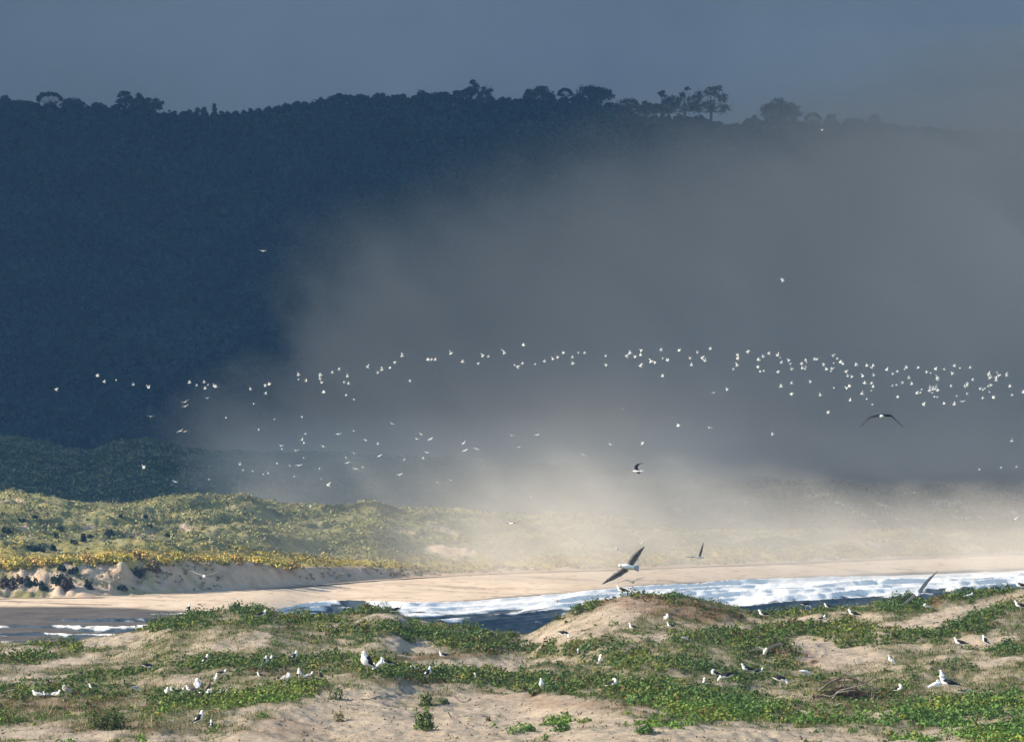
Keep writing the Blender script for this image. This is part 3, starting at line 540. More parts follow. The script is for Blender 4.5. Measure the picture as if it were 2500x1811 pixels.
# ------------------------------------------------------------------ birds
q = N('sunlit_white_feathers'); c_ = q.ramp(q.noise(20), (.3, (.80, .79, .75)), (.7, (.88, .87, .83))); q.fin(c_, .8, .1)
tr_ = q.n('ShaderNodeBsdfTranslucent'); q.l(c_, tr_.inputs[0]); mx_ = q.n('ShaderNodeMixShader', i_Fac=.45); q.l(q.b.outputs[0], mx_.inputs[1]); q.l(tr_.outputs[0], mx_.inputs[2]); q.l(mx_.outputs[0], q.out.inputs[0])
M_wtr = q.m
BM = [M_white, M_black, M_grey, M_mott, M_brown, M_bill, M_leg, M_wtr]
W_, K_, G_, MO_, BR2, BI_, LE_, WT_ = range(8)
def catm(P, m=4):
    P = np.asarray(P, float); Q = np.concatenate([[2*P[0]-P[1]], P, [2*P[-1]-P[-2]]]); out = []
    for i in range(1, len(Q)-2):
        for t in np.linspace(0, 1, m, endpoint=False):
            a, b, c, d = Q[i-1], Q[i], Q[i+1], Q[i+2]
            out.append(.5*((2*b)+(-a+c)*t+(2*a-5*b+4*c-d)*t*t+(-a+3*b-3*c+d)*t**3))
    out.append(P[-1]); return np.array(out)
class Bird:
    def __init__(s): s.V, s.Fq, s.I, s.n = [], [], [], 0
    def add(s, v, f, idx):
        s.V.append(np.asarray(v, float)); s.Fq.append(np.asarray(f)+s.n); s.I.append(np.broadcast_to(idx, len(f)).copy()); s.n += len(v)
    def loft(s, spine, rw, rh, side, colour, seg=10, m=4):
        """rings of half width rw (along side) and half height rh along the spine; colour(u, up) gives a slot"""
        A = catm(np.c_[spine, rw, rh], m); P, RW, RH = A[:, :3], np.maximum(A[:, 3], .002), np.maximum(A[:, 4], .002); n = len(P); v = []
        side = np.asarray(side, float)
        for i in range(n):
            t = P[min(i+1, n-1)]-P[max(i-1, 0)]; t /= np.linalg.norm(t)+1e-9
            a = side-t*np.dot(side, t); a /= np.linalg.norm(a)+1e-9; b = np.cross(a, t)
            if np.dot(b, np.cross(t, side)) < 0: b = -b
            for j in range(seg):
                an = 2*math.pi*j/seg; v.append(P[i]+a*math.cos(an)*RW[i]+b*math.sin(an)*RH[i])
        f, idx = [], []
        for i in range(n-1):
            for j in range(seg):
                f.append([i*seg+j, i*seg+(j+1) % seg, (i+1)*seg+(j+1) % seg, (i+1)*seg+j])
                idx.append(colour(i/(n-1), math.sin(2*math.pi*(j+.5)/seg)))
        s.add(v, f, idx)
    def wing(s, lead, chord, cdir, mats=(K_, G_, W_), m=4, thick=.012):
        L = catm(np.c_[lead, chord], m); P, C = L[:, :3], L[:, 3]; cd = np.asarray(cdir, float); cd /= np.linalg.norm(cd); v = []; n = len(P)
        for i in range(n):
            t = P[min(i+1, n-1)]-P[max(i-1, 0)]; nn = np.cross(t, cd); nn /= np.linalg.norm(nn)+1e-9
            if nn[2] < 0: nn = -nn
            jag = 1+.06*math.sin(i*2.7)
            th = thick*(1-.7*i/n)
            for fr, up in ((0, 0), (.35, 1), (.84, .5), (1, 0), (.84, -.3), (.35, -.6)): v.append(P[i]+cd*C[i]*fr*(jag if fr == 1 else 1)+nn*th*up)
        f, idx = [], []
        for i in range(n-1):
            for j in range(6):
                f.append([i*6+j, i*6+(j+1) % 6, (i+1)*6+(j+1) % 6, (i+1)*6+j])
                tip = i/(n-1) > .8
                idx.append(mats[0] if j in (0, 1) else mats[2] if (j in (2, 3) and not tip) else mats[0] if j in (2, 3) else (mats[1] if not tip else mats[0]))
        s.add(v, f, idx)
    def leg(s, a, b, r=.007):
        v, f = tube([a, b], [r, r*.8], 5); s.add(v, f, LE_)
        b = np.asarray(b); v, f = tube([b+[-.01, 0, .006], b+[.045, 0, .004]], [.006, .016], 4); s.add(v, f, LE_)
    def mesh(s, name):
        V, Fq, I = np.concatenate(s.V), np.concatenate(s.Fq), np.concatenate(s.I)
        used = sorted(set(I.tolist())); remap = {u: k for k, u in enumerate(used)}
        o = mesh_from(name, V, Fq, [BM[u] for u in used], matidx=[remap[i] for i in I]); return o
POSES = {   # x forward, z up: tail, rump, back, breast, neck base, neck, head, bill root, bill tip
 'side':    ([(-.30, .17), (-.19, .205), (-.04, .245), (.10, .28), (.155, .335), (.185, .385), (.205, .425), (.245, .428), (.30, .412)], .13),
 'upright': ([(-.17, .09), (-.12, .145), (-.035, .225), (.035, .30), (.06, .36), (.07, .405), (.085, .445), (.125, .452), (.18, .440)], .12),
 'bend':    ([(-.27, .29), (-.18, .275), (-.03, .255), (.10, .235), (.16, .20), (.20, .16), (.235, .115), (.262, .085), (.29, .04)], .13),
 'preen':   ([(-.27, .15), (-.18, .195), (-.04, .24), (.09, .275), (.125, .33), (.10, .375), (.055, .385), (.015, .365), (-.03, .33)], .13),
 'sit':     ([(-.30, .07), (-.19, .085), (-.04, .10), (.10, .12), (.145, .165), (.165, .205), (.185, .245), (.225, .248), (.28, .235)], 0),
 'head':    ([(-.26, .02), (-.17, .03), (-.04, .05), (.08, .09), (.12, .15), (.14, .20), (.16, .245), (.20, .248), (.25, .235)], 0)}
RWID = [.035, .055, .088, .080, .055, .042, .042, .017, .005]; RHGT = [.010, .045, .085, .088, .058, .043, .040, .016, .006]
def gull_obj(name, pose, back=K_, body=W_, bill=BI_, turn=0, fat=1.0):
    pts, leg = POSES[pose]; b = Bird(); sp = np.array([(x, 0, z) for x, z in pts], float)
    for k in range(5, 9): sp[k, 1] += math.sin(R(turn))*(sp[k, 0]-sp[4, 0]); sp[k, 0] = sp[4, 0]+(sp[k, 0]-sp[4, 0])*math.cos(R(turn)) if k > 5 else sp[k, 0]
    b.loft(sp, np.array(RWID)*fat, np.array(RHGT)*fat, (0, 1, 0), lambda u, up: bill if u > .86 else (back if (.20 < u < .44 and up > .15) else body))
    for sg in (-1, 1):
        s0, s1, s2 = sp[3]*.75+sp[2]*.25+np.array([0, 0, .005]), sp[2], sp[0]
        w_ = [s0+[0, sg*.055*fat, .01], s1+[0, sg*.078*fat, .022], (s1+s2)/2+[0, sg*.055*fat, .03], s2+[-.05, sg*.012, .014]]
        b.loft(w_, [.022, .030, .022, .004], [.030, .062, .040, .005], (0, 1, 0), lambda u, up: back, seg=8)
        if leg: b.leg((sp[2][0]+.02, sg*.035, sp[2][2]-.05), (.0, sg*.035, -.03))
        hx = sp[6]; v, f = tube([hx+[.022, sg*.036, .010], hx+[.030, sg*.036, .010]], [.006, .006], 5); b.add(v, f, K_)
    return b.mesh(name)
def stand(px, py, pose, yaw, label, scale=1.0, back=K_, body=W_, group=None, turn=0, sink=0.0, fat=1.0, bill=BI_):
    o = gull_obj('gull', pose, back, body, bill, turn, fat); g = ground(px, py)
    o.location = g-Vector((0, 0, sink)); o.rotation_euler = (0, 0, R(yaw)); o.scale = (scale*1.2,)*3
    return tag(o, label, 'gull', group)
GR = 'gulls resting on the near dune'
for a in [
 # px, foot py, pose, yaw, label, kw
 (460, 1492, 'upright', 60, 'gull seen from behind on the leafy crest against the beach at left', {}),
 (638, 1514, 'side', 12, 'black-backed gull on the leafy mound left of the twig-topped crest', {}),
 (361, 1640, 'bend', 5, 'gull stooping to the right in the left ground cover', {}),
 (502, 1627, 'upright', 20, 'upright gull standing alone in dark leaves at left', {}),
 (542, 1650, 'sit', 0, 'gull sitting low with its dark wings spread flat in the leaves', dict(scale=.8)),
 (528, 1670, 'upright', -70, 'small pale gull above the cluster of gulls at left', dict(scale=.85, back=G_)),
 (309, 1675, 'sit', 130, 'dark brown bird sitting on the sand patch at left', dict(back=BR2, body=K_, scale=.8)),
 (226, 1682, 'sit', 170, 'small sitting gull with dark back left of the brown bird', dict(scale=.7)),
 (162, 1700, 'preen', 150, 'greyish gull hunched beside the white gulls at far left', dict(back=MO_, body=G_)),
 (138, 1702, 'sit', -40, 'white gull sitting next to the greyish hunched gull', dict(back=G_, scale=.9)),
 (115, 1703, 'sit', 200, 'small white gull second from the left edge of the sitting row', dict(back=G_, scale=.75)),
 (90, 1704, 'sit', 150, 'faint white gull at the left end of the sitting row', dict(back=G_, scale=.9)),
 (333, 1694, 'bend', 40, 'white gull leaning forward below the brown bird', dict(back=G_, scale=.8)),
 (408, 1697, 'sit', -80, 'round white gull left of the big cluster, facing the viewer', dict(scale=1.0, back=W_)),
 (427, 1696, 'sit', 190, 'small gull with black back between the round gull and the cluster', dict(scale=.85)),
 (440, 1695, 'sit', 10, 'dark-winged gull nearest the left side of the cluster', dict(scale=.7)),
 (482, 1692, 'preen', 100, 'large pale grey gull at the top of the cluster', dict(scale=1.25, back=G_, body=W_, fat=1.25)),
 (466, 1690, 'sit', 170, 'pale buff gull tucked left of the large grey gull in the cluster', dict(back=MO_, scale=.9)),
 (482, 1703, 'sit', -30, 'white gull in front of the large grey gull in the cluster', dict(scale=.8)),
 (508, 1692, 'upright', 30, 'dark young gull standing behind the cluster', dict(back=BR2, body=BR2, scale=.9)),
 (504, 1703, 'sit', -60, 'broad white gull in the middle of the front row of the cluster', dict(scale=1.1, fat=1.15)),
 (517, 1703, 'upright', -100, 'slim gull between two broad white ones in the cluster front row', dict(scale=.7)),
 (527, 1703, 'sit', 20, 'right white gull of the cluster front row, dark back to the left', dict(scale=1.0)),
 (547, 1697, 'head', 0, 'small white head right of the cluster', dict(scale=.7)),
 (559, 1692, 'sit', 60, 'buff bird at the right end of the cluster', dict(scale=.7, back=BR2)),
 (487, 1775, 'upright', 15, 'white-breasted gull standing in the bottom left ground cover', dict(scale=1.05)),
 (515, 1775, 'head', 90, 'tiny white gull low in the leaves at bottom left', dict(scale=.75)),
 (646, 1629, 'upright', 20, 'left gull of the upright pair in the middle left leaves', dict(scale=.9)),
 (659, 1629, 'upright', 15, 'right gull of the upright pair in the middle left leaves', dict(scale=.95)),
 (719, 1618, 'upright', 20, 'upright gull above and right of the upright pair', {}),
 (895, 1642, 'upright', -152, 'largest gull, big round white front and black wing edge, on the centre mound', dict(scale=1.62, fat=1.3)),
 (914, 1638, 'head', -90, 'white head peeping out just right of the largest gull', dict(scale=1.0)),
 (928, 1639, 'upright', -20, 'slim white gull second to the right of the largest gull', dict(scale=1.0, back=W_)),
 (944, 1635, 'side', 195, 'gull with black back facing left beside the slim white gull', dict(scale=1.0)),
 (968, 1505, 'side', 10, 'black-backed gull on the crest just left of the breaking wave', dict(scale=1.05)),
 (1083, 1608, 'sit', 200, 'gull sitting on the reddish mound', dict(scale=.9)),
 (1011, 1646, 'preen', 190, 'rounded white gull half hidden in leaves below the reddish mound', dict(scale=.8, back=W_)),
 (1045, 1658, 'upright', 25, 'upright gull with dark left side in the shady leaves below the reddish mound', {}),
 (1167, 1659, 'head', 180, 'lone white head in the leaves right of the centre', dict(scale=.8)),
 (731, 1663, 'upright', -100, 'upright grey-white gull standing tallest in the group of brown birds', dict(scale=1.05, back=G_)),
 (700, 1670, 'preen', -30, 'hunched gull with dark cap left of the tallest of the group', dict(scale=.9, back=G_)),
 (754, 1663, 'side', 30, 'grey-white gull facing right, between the tallest one and the brown bird', dict(scale=.75, back=G_)),
 (773, 1668, 'sit', 160, 'pale brown young gull sitting at the right of the group', dict(scale=1.1, back=BR2, body=BR2)),
 (782, 1663, 'upright', 150, 'dark young gull standing behind the pale brown one', dict(scale=.8, back=K_, body=BR2)),
 (684, 1668, 'sit', 140, 'small brown young gull at the left end of the group', dict(scale=.8, back=BR2, body=BR2)),
 (635, 1653, 'head', 180, 'tiny white gull below the upright pair', dict(scale=.6)),
 (1519, 1449, 'side', 172, 'gull standing on the top of the sandy peak against the pale beach', dict(scale=1.1)),
 (1377, 1563, 'bend', -20, 'black-backed gull crouching at the foot of the sandy peak', dict(scale=1.1, turn=-40)),
 (1627, 1523, 'preen', -70, 'white gull preening on the right flank of the sandy peak', dict(scale=1.05, back=G_)),
 (1545, 1535, 'head', 180, 'small white gull sitting below the sandy peak', dict(scale=.9)),
 (1638, 1541, 'side', 190, 'small gull facing left below the preening one on the peak flank', dict(scale=.8)),
 (1464, 1629, 'upright', -60, 'upright gull alone in the middle of the green slope', {}),
 (1322, 1688, 'upright', -100, 'upright gull standing above the bare sand in the lower middle', dict(back=G_)),
 (1495, 1687, 'preen', -30, 'preening gull with black lower left side in the lower middle', dict(scale=1.1)),
 (1864, 1515, 'side', 172, 'gull facing left at the edge of the green slope above the sand hollow', {}),
 (1411, 1597, 'head', 90, 'faint white head in the dark leaves under the peak', dict(scale=.7)),
 (1672, 1568, 'bend', 0, 'faint white gull among leaves right of the peak', dict(scale=.6, back=G_)),
 (1746, 1660, 'preen', 200, 'gull with curved white neck and black side, left of the bowing gull', dict(scale=.9)),
 (1772, 1672, 'bend', 185, 'broad white gull bowing left with its black tail out to the right', dict(scale=1.2)),
 (1718, 1674, 'head', -80, 'white head low in the bright leaves left of the bowing gull', dict(scale=1.0)),
 (1825, 1652, 'side', 190, 'gull facing left with black back in the grey-green grass', dict(scale=1.05)),
 (1853, 1652, 'side', -5, 'dark gull with white front right of the left-facing one in the grass', dict(scale=.75)),
 (1905, 1677, 'bend', -12, 'black-backed gull stretching down to the right near the twigs', dict(scale=1.2)),
 (1965, 1655, 'bend', 15, 'slim white gull bending over behind the branch pile', dict(scale=.85, back=W_)),
 (1967, 1489, 'bend', 3, 'black-backed gull leaning right on the far crest above the surf', dict(scale=1.0)),
 (2022, 1492, 'side', 182, 'gull with raised dark tail on the far crest, head left', dict(scale=.8)),
 (2084, 1513, 'side', 172, 'gull facing left on the sand strip under the right crest', dict(scale=1.05)),
 (2007, 1514, 'head', 0, 'tiny white gull in the leaves left of the sand strip gull', dict(scale=.8)),
 (2262, 1492, 'preen', 160, 'small white gull preening in the bare hollow at right', dict(scale=.8, back=G_)),
 (2492, 1445, 'side', 165, 'gull at the far right end of the crest', dict(scale=1.1)),
 (2491, 1495, 'side', 175, 'black-backed gull at the right edge on the leafy slope', dict(scale=1.1)),
 (2366, 1461, 'sit', 20, 'pale bird lying low under the leafy right crest', dict(scale=.9, back=W_)),
 (2344, 1585, 'side', 172, 'left gull of the two facing left on the right slope', dict(scale=1.05)),
 (2405, 1580, 'upright', 150, 'right gull of the two on the right slope, neck stretched', dict(scale=1.0)),
 (2175, 1628, 'upright', 200, 'slender all white bird standing straight in the grass', dict(scale=1.0, back=W_, fat=.75)),
 (2194, 1698, 'preen', -50, 'hunched white gull right of the branch pile', dict(scale=.95)),
 (2285, 1690, 'preen', 10, 'white gull with bowed head left of the close gull pair', dict(scale=1.05, back=W_)),
 (2302, 1668, 'upright', 170, 'rear gull of the close pair at lower right', dict(scale=1.0, back=G_)),
 (2315, 1690, 'side', 172, 'big front gull of the close pair, black back and white tail tip', dict(scale=1.35)),
 (2213, 1470, 'head', 180, 'white head behind the crest under the grey flying gull', dict(scale=.9))]:
    kw = dict(a[5]); stand(a[0], a[1], a[2], a[3], a[4], group=GR, sink=-.05 if a[2] in ('sit', 'head') else -.04, **kw)
o = gull_obj('gull', 'sit'); dd = 640.; o.location = (float(X(39, dd)), dd, .1); o.scale = (1.3,)*3; tag(o, 'single white gull on the dark wet sand at far left', 'gull')

def fly(px, py, d, fwd, wings, label, body=W_, mats=(K_, G_, W_), cdir=None, span_chord=.14, fan=.0, blen=.26, size=1.0, depth=(.0, .0), belly=None, group='gulls in flight over the near dune', tiltside=None):
    """fwd: heading (right, away, up); wings: two lists of pixel points shoulder, wrist, tip; depth: how far each tip swings away"""
    o0 = at(px, py, d); b = Bird(); f = np.array(fwd, float); f /= np.linalg.norm(f); side = np.cross((0, 0, 1), f) if tiltside is None else np.array(tiltside, float); side = side/np.linalg.norm(side)
    ts = np.array([-1.0, -.8, -.45, 0, .38, .60, .76, .90, 1.06])*blen
    sp = f[None, :]*ts[:, None]
    b.loft(sp, [.045+fan, .04+fan*.6, .045, .062, .055, .038, .036, .014, .004], [.006, .014, .04, .06, .052, .036, .034, .013, .004], side,
           lambda u, up: BI_ if u > .88 else ((mats[0] if (.28 < u < .5 and up > .4) else (belly if belly is not None and u < .2 else body))))
    for pts, dp in zip(wings, depth):
        P = [np.array([(x-px)*d/F, 0, -(y-py)*d/F]) for x, y in pts]
        for k, p in enumerate(P): p[1] = dp*(k/(len(P)-1))
        cd = -f if cdir is None else cdir
        ch = [span_chord*c for c in ([1.0, 1.05, .75, .12] if len(P) == 4 else [1.0, .95, .12])]
        P = [p-np.asarray(cd)/np.linalg.norm(cd)*c*.45 for p, c in zip(P, ch)]
        b.wing(P, ch, cd, mats)
    o = b.mesh('gull'); o.location = o0; return tag(o, label, 'gull', group)
fly(1533, 1383, 110, (-.93, -.25, .12), [[(1536, 1379), (1553, 1355), (1573, 1334)], [(1528, 1388), (1502, 1405), (1470, 1425)]], 'largest flying gull, wings stretched from lower left to upper right over the beach', mats=(MO_, MO_, G_), fan=.05, belly=G_, depth=(.1, -.1), cdir=(.80, .2, -.55), tiltside=(.45, .3, .8), span_chord=.155)
fly(1544, 1420, 208, (.3, .8, -.15), [[(1542, 1419), (1528, 1416), (1507, 1423)], [(1546, 1419), (1558, 1413), (1575, 1408)]], 'gull gliding just under the largest one, above the peak gull', mats=(MO_, MO_, MO_), depth=(.1, .1), cdir=(0, -1, -.25))
fly(1708, 1360, 215, (.8, .4, -.1), [[(1703, 1359), (1690, 1359), (1673, 1358)], [(1708, 1358), (1713, 1342), (1718, 1324)]], 'gull with one wing level and the other pointing straight up over the surf', mats=(MO_, G_, MO_), depth=(-.2, .15), cdir=(-.8, -.5, -.2))
fly(1360, 1466, 205, (.1, .9, -.1), [[(1358, 1465), (1345, 1463), (1325, 1470)], [(1362, 1465), (1374, 1457), (1394, 1456)]], 'pale gull skimming low over the foam left of the peak', mats=(G_, G_, W_), depth=(.1, .1), cdir=(0, -1, -.22))
fly(499, 1406, 180, (.1, -.9, .0), [[(497, 1404), (479, 1399), (460, 1390)], [(501, 1404), (520, 1400), (539, 1391)]], 'white gull with V wings in front of the shaded dune bluff', mats=(MO_, W_, W_), depth=(.15, .15), cdir=(0, 1, -.22))
fly(1247, 1277, 330, (.6, -.6, .0), [[(1245, 1276), (1238, 1275), (1229, 1268)], [(1250, 1277), (1258, 1277), (1267, 1272)]], 'small dark-winged gull over the misty dunes in the middle', depth=(.2, .2), cdir=(-.5, .6, -.35))
fly(1558, 1150, 225, (-1, .15, .0), [[(1557, 1149), (1553, 1140), (1559, 1133), (1571, 1130)], [(1557, 1152), (1559, 1155), (1561, 1156)]], 'black and white gull banking with a raised black wing before the grey fog', depth=(.1, -.45), cdir=(.95, .1, -.1), span_chord=.19, mats=(K_, K_, W_))
fly(2153, 1016, 130, (.1, .95, .05), [[(2151, 1013), (2136, 1016), (2122, 1021), (2101, 1043)], [(2155, 1013), (2170, 1014), (2180, 1017), (2208, 1044)]], 'soaring black-backed gull with arched wings high at right', depth=(.15, .3), cdir=(0, -.90, -.42), span_chord=.15, mats=(K_, K_, K_))
fly(2241, 1449, 124, (-.1, -.75, -.1), [[(2243, 1446), (2263, 1420), (2291, 1393)], [(2238, 1450), (2223, 1461), (2200, 1477)]], 'grey gull banking steeply low over the crest at right', mats=(G_, G_, MO_), depth=(.15, -.15), cdir=(.45, .5, -.4), fan=.03, belly=BR2, span_chord=.13)
fly(1868, 1590, 150, (.15, -.75, .45), [[(1866, 1585), (1848, 1582), (1821, 1594)], [(1873, 1583), (1895, 1573), (1922, 1572)]], 'gull landing with spread wings and fanned tail over the green hump', depth=(.1, .1), cdir=(0, .8, -.6), fan=.07, belly=G_, mats=(K_, G_, W_), tiltside=(1, 0, 0))
g = ground(2417, 1444); fly(2417, 1436, g.y, (-.2, -.6, .5), [[(2415, 1434), (2411, 1431), (2406, 1426)], [(2420, 1435), (2427, 1431), (2434, 1432)]], 'gull raising both wings on the right crest', depth=(.1, .1), cdir=(.2, .3, -.7), blen=.24, group=GR, mats=(MO_, G_, MO_))

# the distant white birds: small meshes shared by many copies
def far_bird(kind, k):
    b = Bird(); r = random.Random(k*7+len(kind))
    L = {'b': .20, 's': .13, 'm': .17}[kind]
    b.loft([(-L, 0, 0), (-L*.4, 0, .0), (L*.2, 0, 0), (L*.7, 0, .02), (L*1.1, 0, .01)], [.03, .06, .075, .045, .01], [.02, .06, .075, .045, .01], (0, 1, 0), lambda u, up: WT_, seg=6, m=2)
    for sg in (-1, 1):
        if kind == 'm': up1, up2, sp = r.uniform(-.02, .10), r.uniform(-.05, .16), .48
        elif kind == 'b': up1, up2, sp = r.uniform(.08, .20), r.uniform(.12, .30), .24
        else: up1, up2, sp = r.uniform(0, .10), r.uniform(0, .12), .20
        b.wing([(.06, sg*.04, .03), (.08, sg*sp*.5, .03+up1), (-.04, sg*sp, .03+up2)], [.13, .12, .03], (-1, 0, -.05), (WT_, WT_, WT_), m=2, thick=.02)
    return b.mesh('white_bird')
PROTO = {k: [far_bird(k, i) for i in range(n)] for k, n in (('b', 6), ('s', 3), ('m', 6))}
used_p = set()
def far(px, py, kind, label, group, d=None):
    p = random.choice(PROTO[kind])
    if p.name in used_p: o = p.copy(); sc.collection.objects.link(o)
    else: o = p; used_p.add(p.name)
    d = d or random.uniform(770, 840); o.location = at(px, py, d)
    yaw = random.uniform(-50, 50)+(180 if random.random() < .5 else 0) if kind != 'm' else 90+random.uniform(-40, 40)
    s = {'b': 1.55, 's': 1.1, 'n': 1.3, 'm': 1.2}[kind]*random.uniform(.9, 1.15)
    o.scale = (s,)*3; o.rotation_euler = (R(random.uniform(-35, 35)), R(random.uniform(-40, 15)), R(yaw))
    return tag(o, label, 'bird', group)
PROTO['n'] = PROTO['b'][:3]
def lst(s): return [(float(a[0]), float(a[1]), a[2]) for a in (t.split(',') for t in s.split())]
FLOCK = {
 0: ('486,610,b 845,490,b 902,542,n 1005,525,s 1152,567,n 1286,590,b 1640,548,b 1703,572,n 1767,545,n 1800,567,s 1776,598,b 1849,574,n 1866,584,b 2165,605,n'),
 620: ('101,575,n 131,563,b 101,643,n 387,482,b 386,520,s 452,533,n 577,485,b 572,513,n 586,548,n 604,632,b 680,462,b 737,435,n 809,494,n 778,547,n 819,557,n 985,416,b 1074,461,n 1108,438,b 1178,421,n 1216,377,n 1283,318,b 1349,535,n 1505,351,b 1537,350,b 1570,351,b 1705,295,b 1807,368,b 1940,385,n 1982,316,b 2030,322,n 2148,267,m 2168,293,b'),
 1240: ('133,225,n 84,416,b 128,382,b 60,395,s 236,388,s 315,365,b 389,345,n 433,329,n 480,291,b 558,330,n 563,384,n 610,287,s 665,292,n 850,317,n 852,397,n 1029,322,b 1059,292,b 1101,326,b 1155,272,b 1148,310,n 1150,406,b 1239,366,b 1273,377,n 1325,266,b 1340,337,s 1381,355,b 1340,492,b 1482,271,n 1578,337,b 1590,396,n 1641,287,n 1679,337,b 1708,360,b 1753,255,n 1987,311,n 1988,342,b 1985,398,b 1953,433,n 2073,286,b 2172,352,b 2209,325,n 2162,415,b 2184,453,n 2216,446,s'),
 1860: ('11,326,n 61,298,b 136,312,b 159,331,s 170,376,b 138,459,b 17,446,s 235,356,n 246,385,s 258,432,b 258,554,b 166,582,b 255,650,b 341,389,b 352,425,n 380,410,s 374,430,s 381,354,n 388,371,s 459,345,b 476,350,n 537,394,n 559,433,n 605,430,b 596,450,s 422,541,n 507,657,b 625,592,s 615,316,b 653,343,n 623,378,s 679,373,b 703,388,n 818,394,b 728,457,b 744,491,n 781,497,n 758,580,b 736,597,n 765,701,b 874,492,n 890,552,b 908,402,n 965,401,n 943,416,s 957,418,s 968,485,n 951,558,b 965,585,n 946,617,s 870,645,b 908,689,s 957,735,s 573,808,n 1082,438,b 1133,474,n 1172,454,n 1235,430,s 1256,418,b 1130,574,s 1166,568,s 1220,548,n 1273,510,b 1298,560,n 1174,673,n 1354,419,n 1428,458,n 1461,464,s 1343,640,n 1373,634,s 1384,606,s 1450,620,b 1456,590,b 1477,637,s 1484,607,b 1503,604,n 1507,583,n 1523,615,b 1493,670,s 1518,672,s 1400,738,b 1504,432,b 1520,507,b 1521,524,n 1580,434,n 1577,729,b 1640,578,n 1652,471,b 1668,404,b 1715,422,s 1666,736,b 1684,663,s 1735,710,m 1756,581,b 1776,575,n 1780,558,b 1776,646,n 1804,419,n 1827,526,b 1893,606,b 1914,610,s 1930,598,s 1913,682,n 1960,580,n 1987,571,b 1970,629,s 1967,478,b 1974,507,b 1983,503,n 2032,454,s 2054,485,b 2026,507,n 2028,530,b 2120,478,n 2120,489,n 2003,678,b 2148,580,n 2167,656,n 2262,633,b')}
def where(px):
    return ('small white bird in the sparse left end of the long flock before the dark hill' if px < 560 else
            'small white bird in the rising left arm of the long flock' if px < 1010 else
            'small white bird in the middle stretch of the long flock' if px < 1500 else
            'small white bird right of the middle of the long flock' if px < 1860 else
            'small white bird in the first dense part of the long flock at right' if px < 2150 else
            'small white bird in the thick right end of the long flock')
for off, s in FLOCK.items():
    for zx, zy, k in lst(s):
        px, py = off+zx/3.544, 780+zy/3.544
        lab = where(px)
        if off == 0 and zx == 486: lab = 'leftmost white bird of the long flock, alone before the dark hill'
        elif off == 620 and 1500 < zx < 1580: lab = 'white bird in the tight row of three level birds'
        far(px, py, k, lab, 'long flock of white birds')
LOWER = {
 0: '1790,680,m 1605,712,m 1600,752,m 1303,840,m 1560,965,m 1600,970,m 2195,730,s 1955,852,s 2240,953,s 2078,1255,n 2103,1305,s 2190,1312,m 1807,1382,s 1245,1282,n 1515,1403,m',
 620: '799,657,s 867,693,s 416,845,s 178,864,s 43,953,s 446,989,s 417,1042,n 434,1070,s 236,1092,m 242,1120,m 360,1132,m 727,992,m 862,963,m 598,1097,m 1196,902,m 965,1044,m 1072,1080,n 1445,993,m 1406,1032,m 1530,1035,m 864,1156,m 1088,1180,m 1498,1151,m 1464,1202,n 1300,1215,s 1813,1071,m 1828,1133,m 1926,1121,m 810,1240,m 796,1195,s 431,1197,s 200,1247,s 311,1266,s 389,1262,m 880,1293,m 939,1278,s 568,1290,s 81,1338,s 124,1331,s 349,1361,s 582,1378,s 1258,1344,m 1590,1409,s 1700,1390,m'}
for off, s in LOWER.items():
    for zx, zy, k in lst(s):
        px, py = off+zx/3.544, 780+zy/3.544
        far(px, py, k, ('tiny pale gull circling low before the dark hill at left' if px < 600 else 'tiny pale gull circling over the misty dunes left of centre' if px < 900 else 'tiny pale gull gliding above the misty dunes near the centre'), 'tiny gulls circling below the flock', d=random.uniform(700, 800))
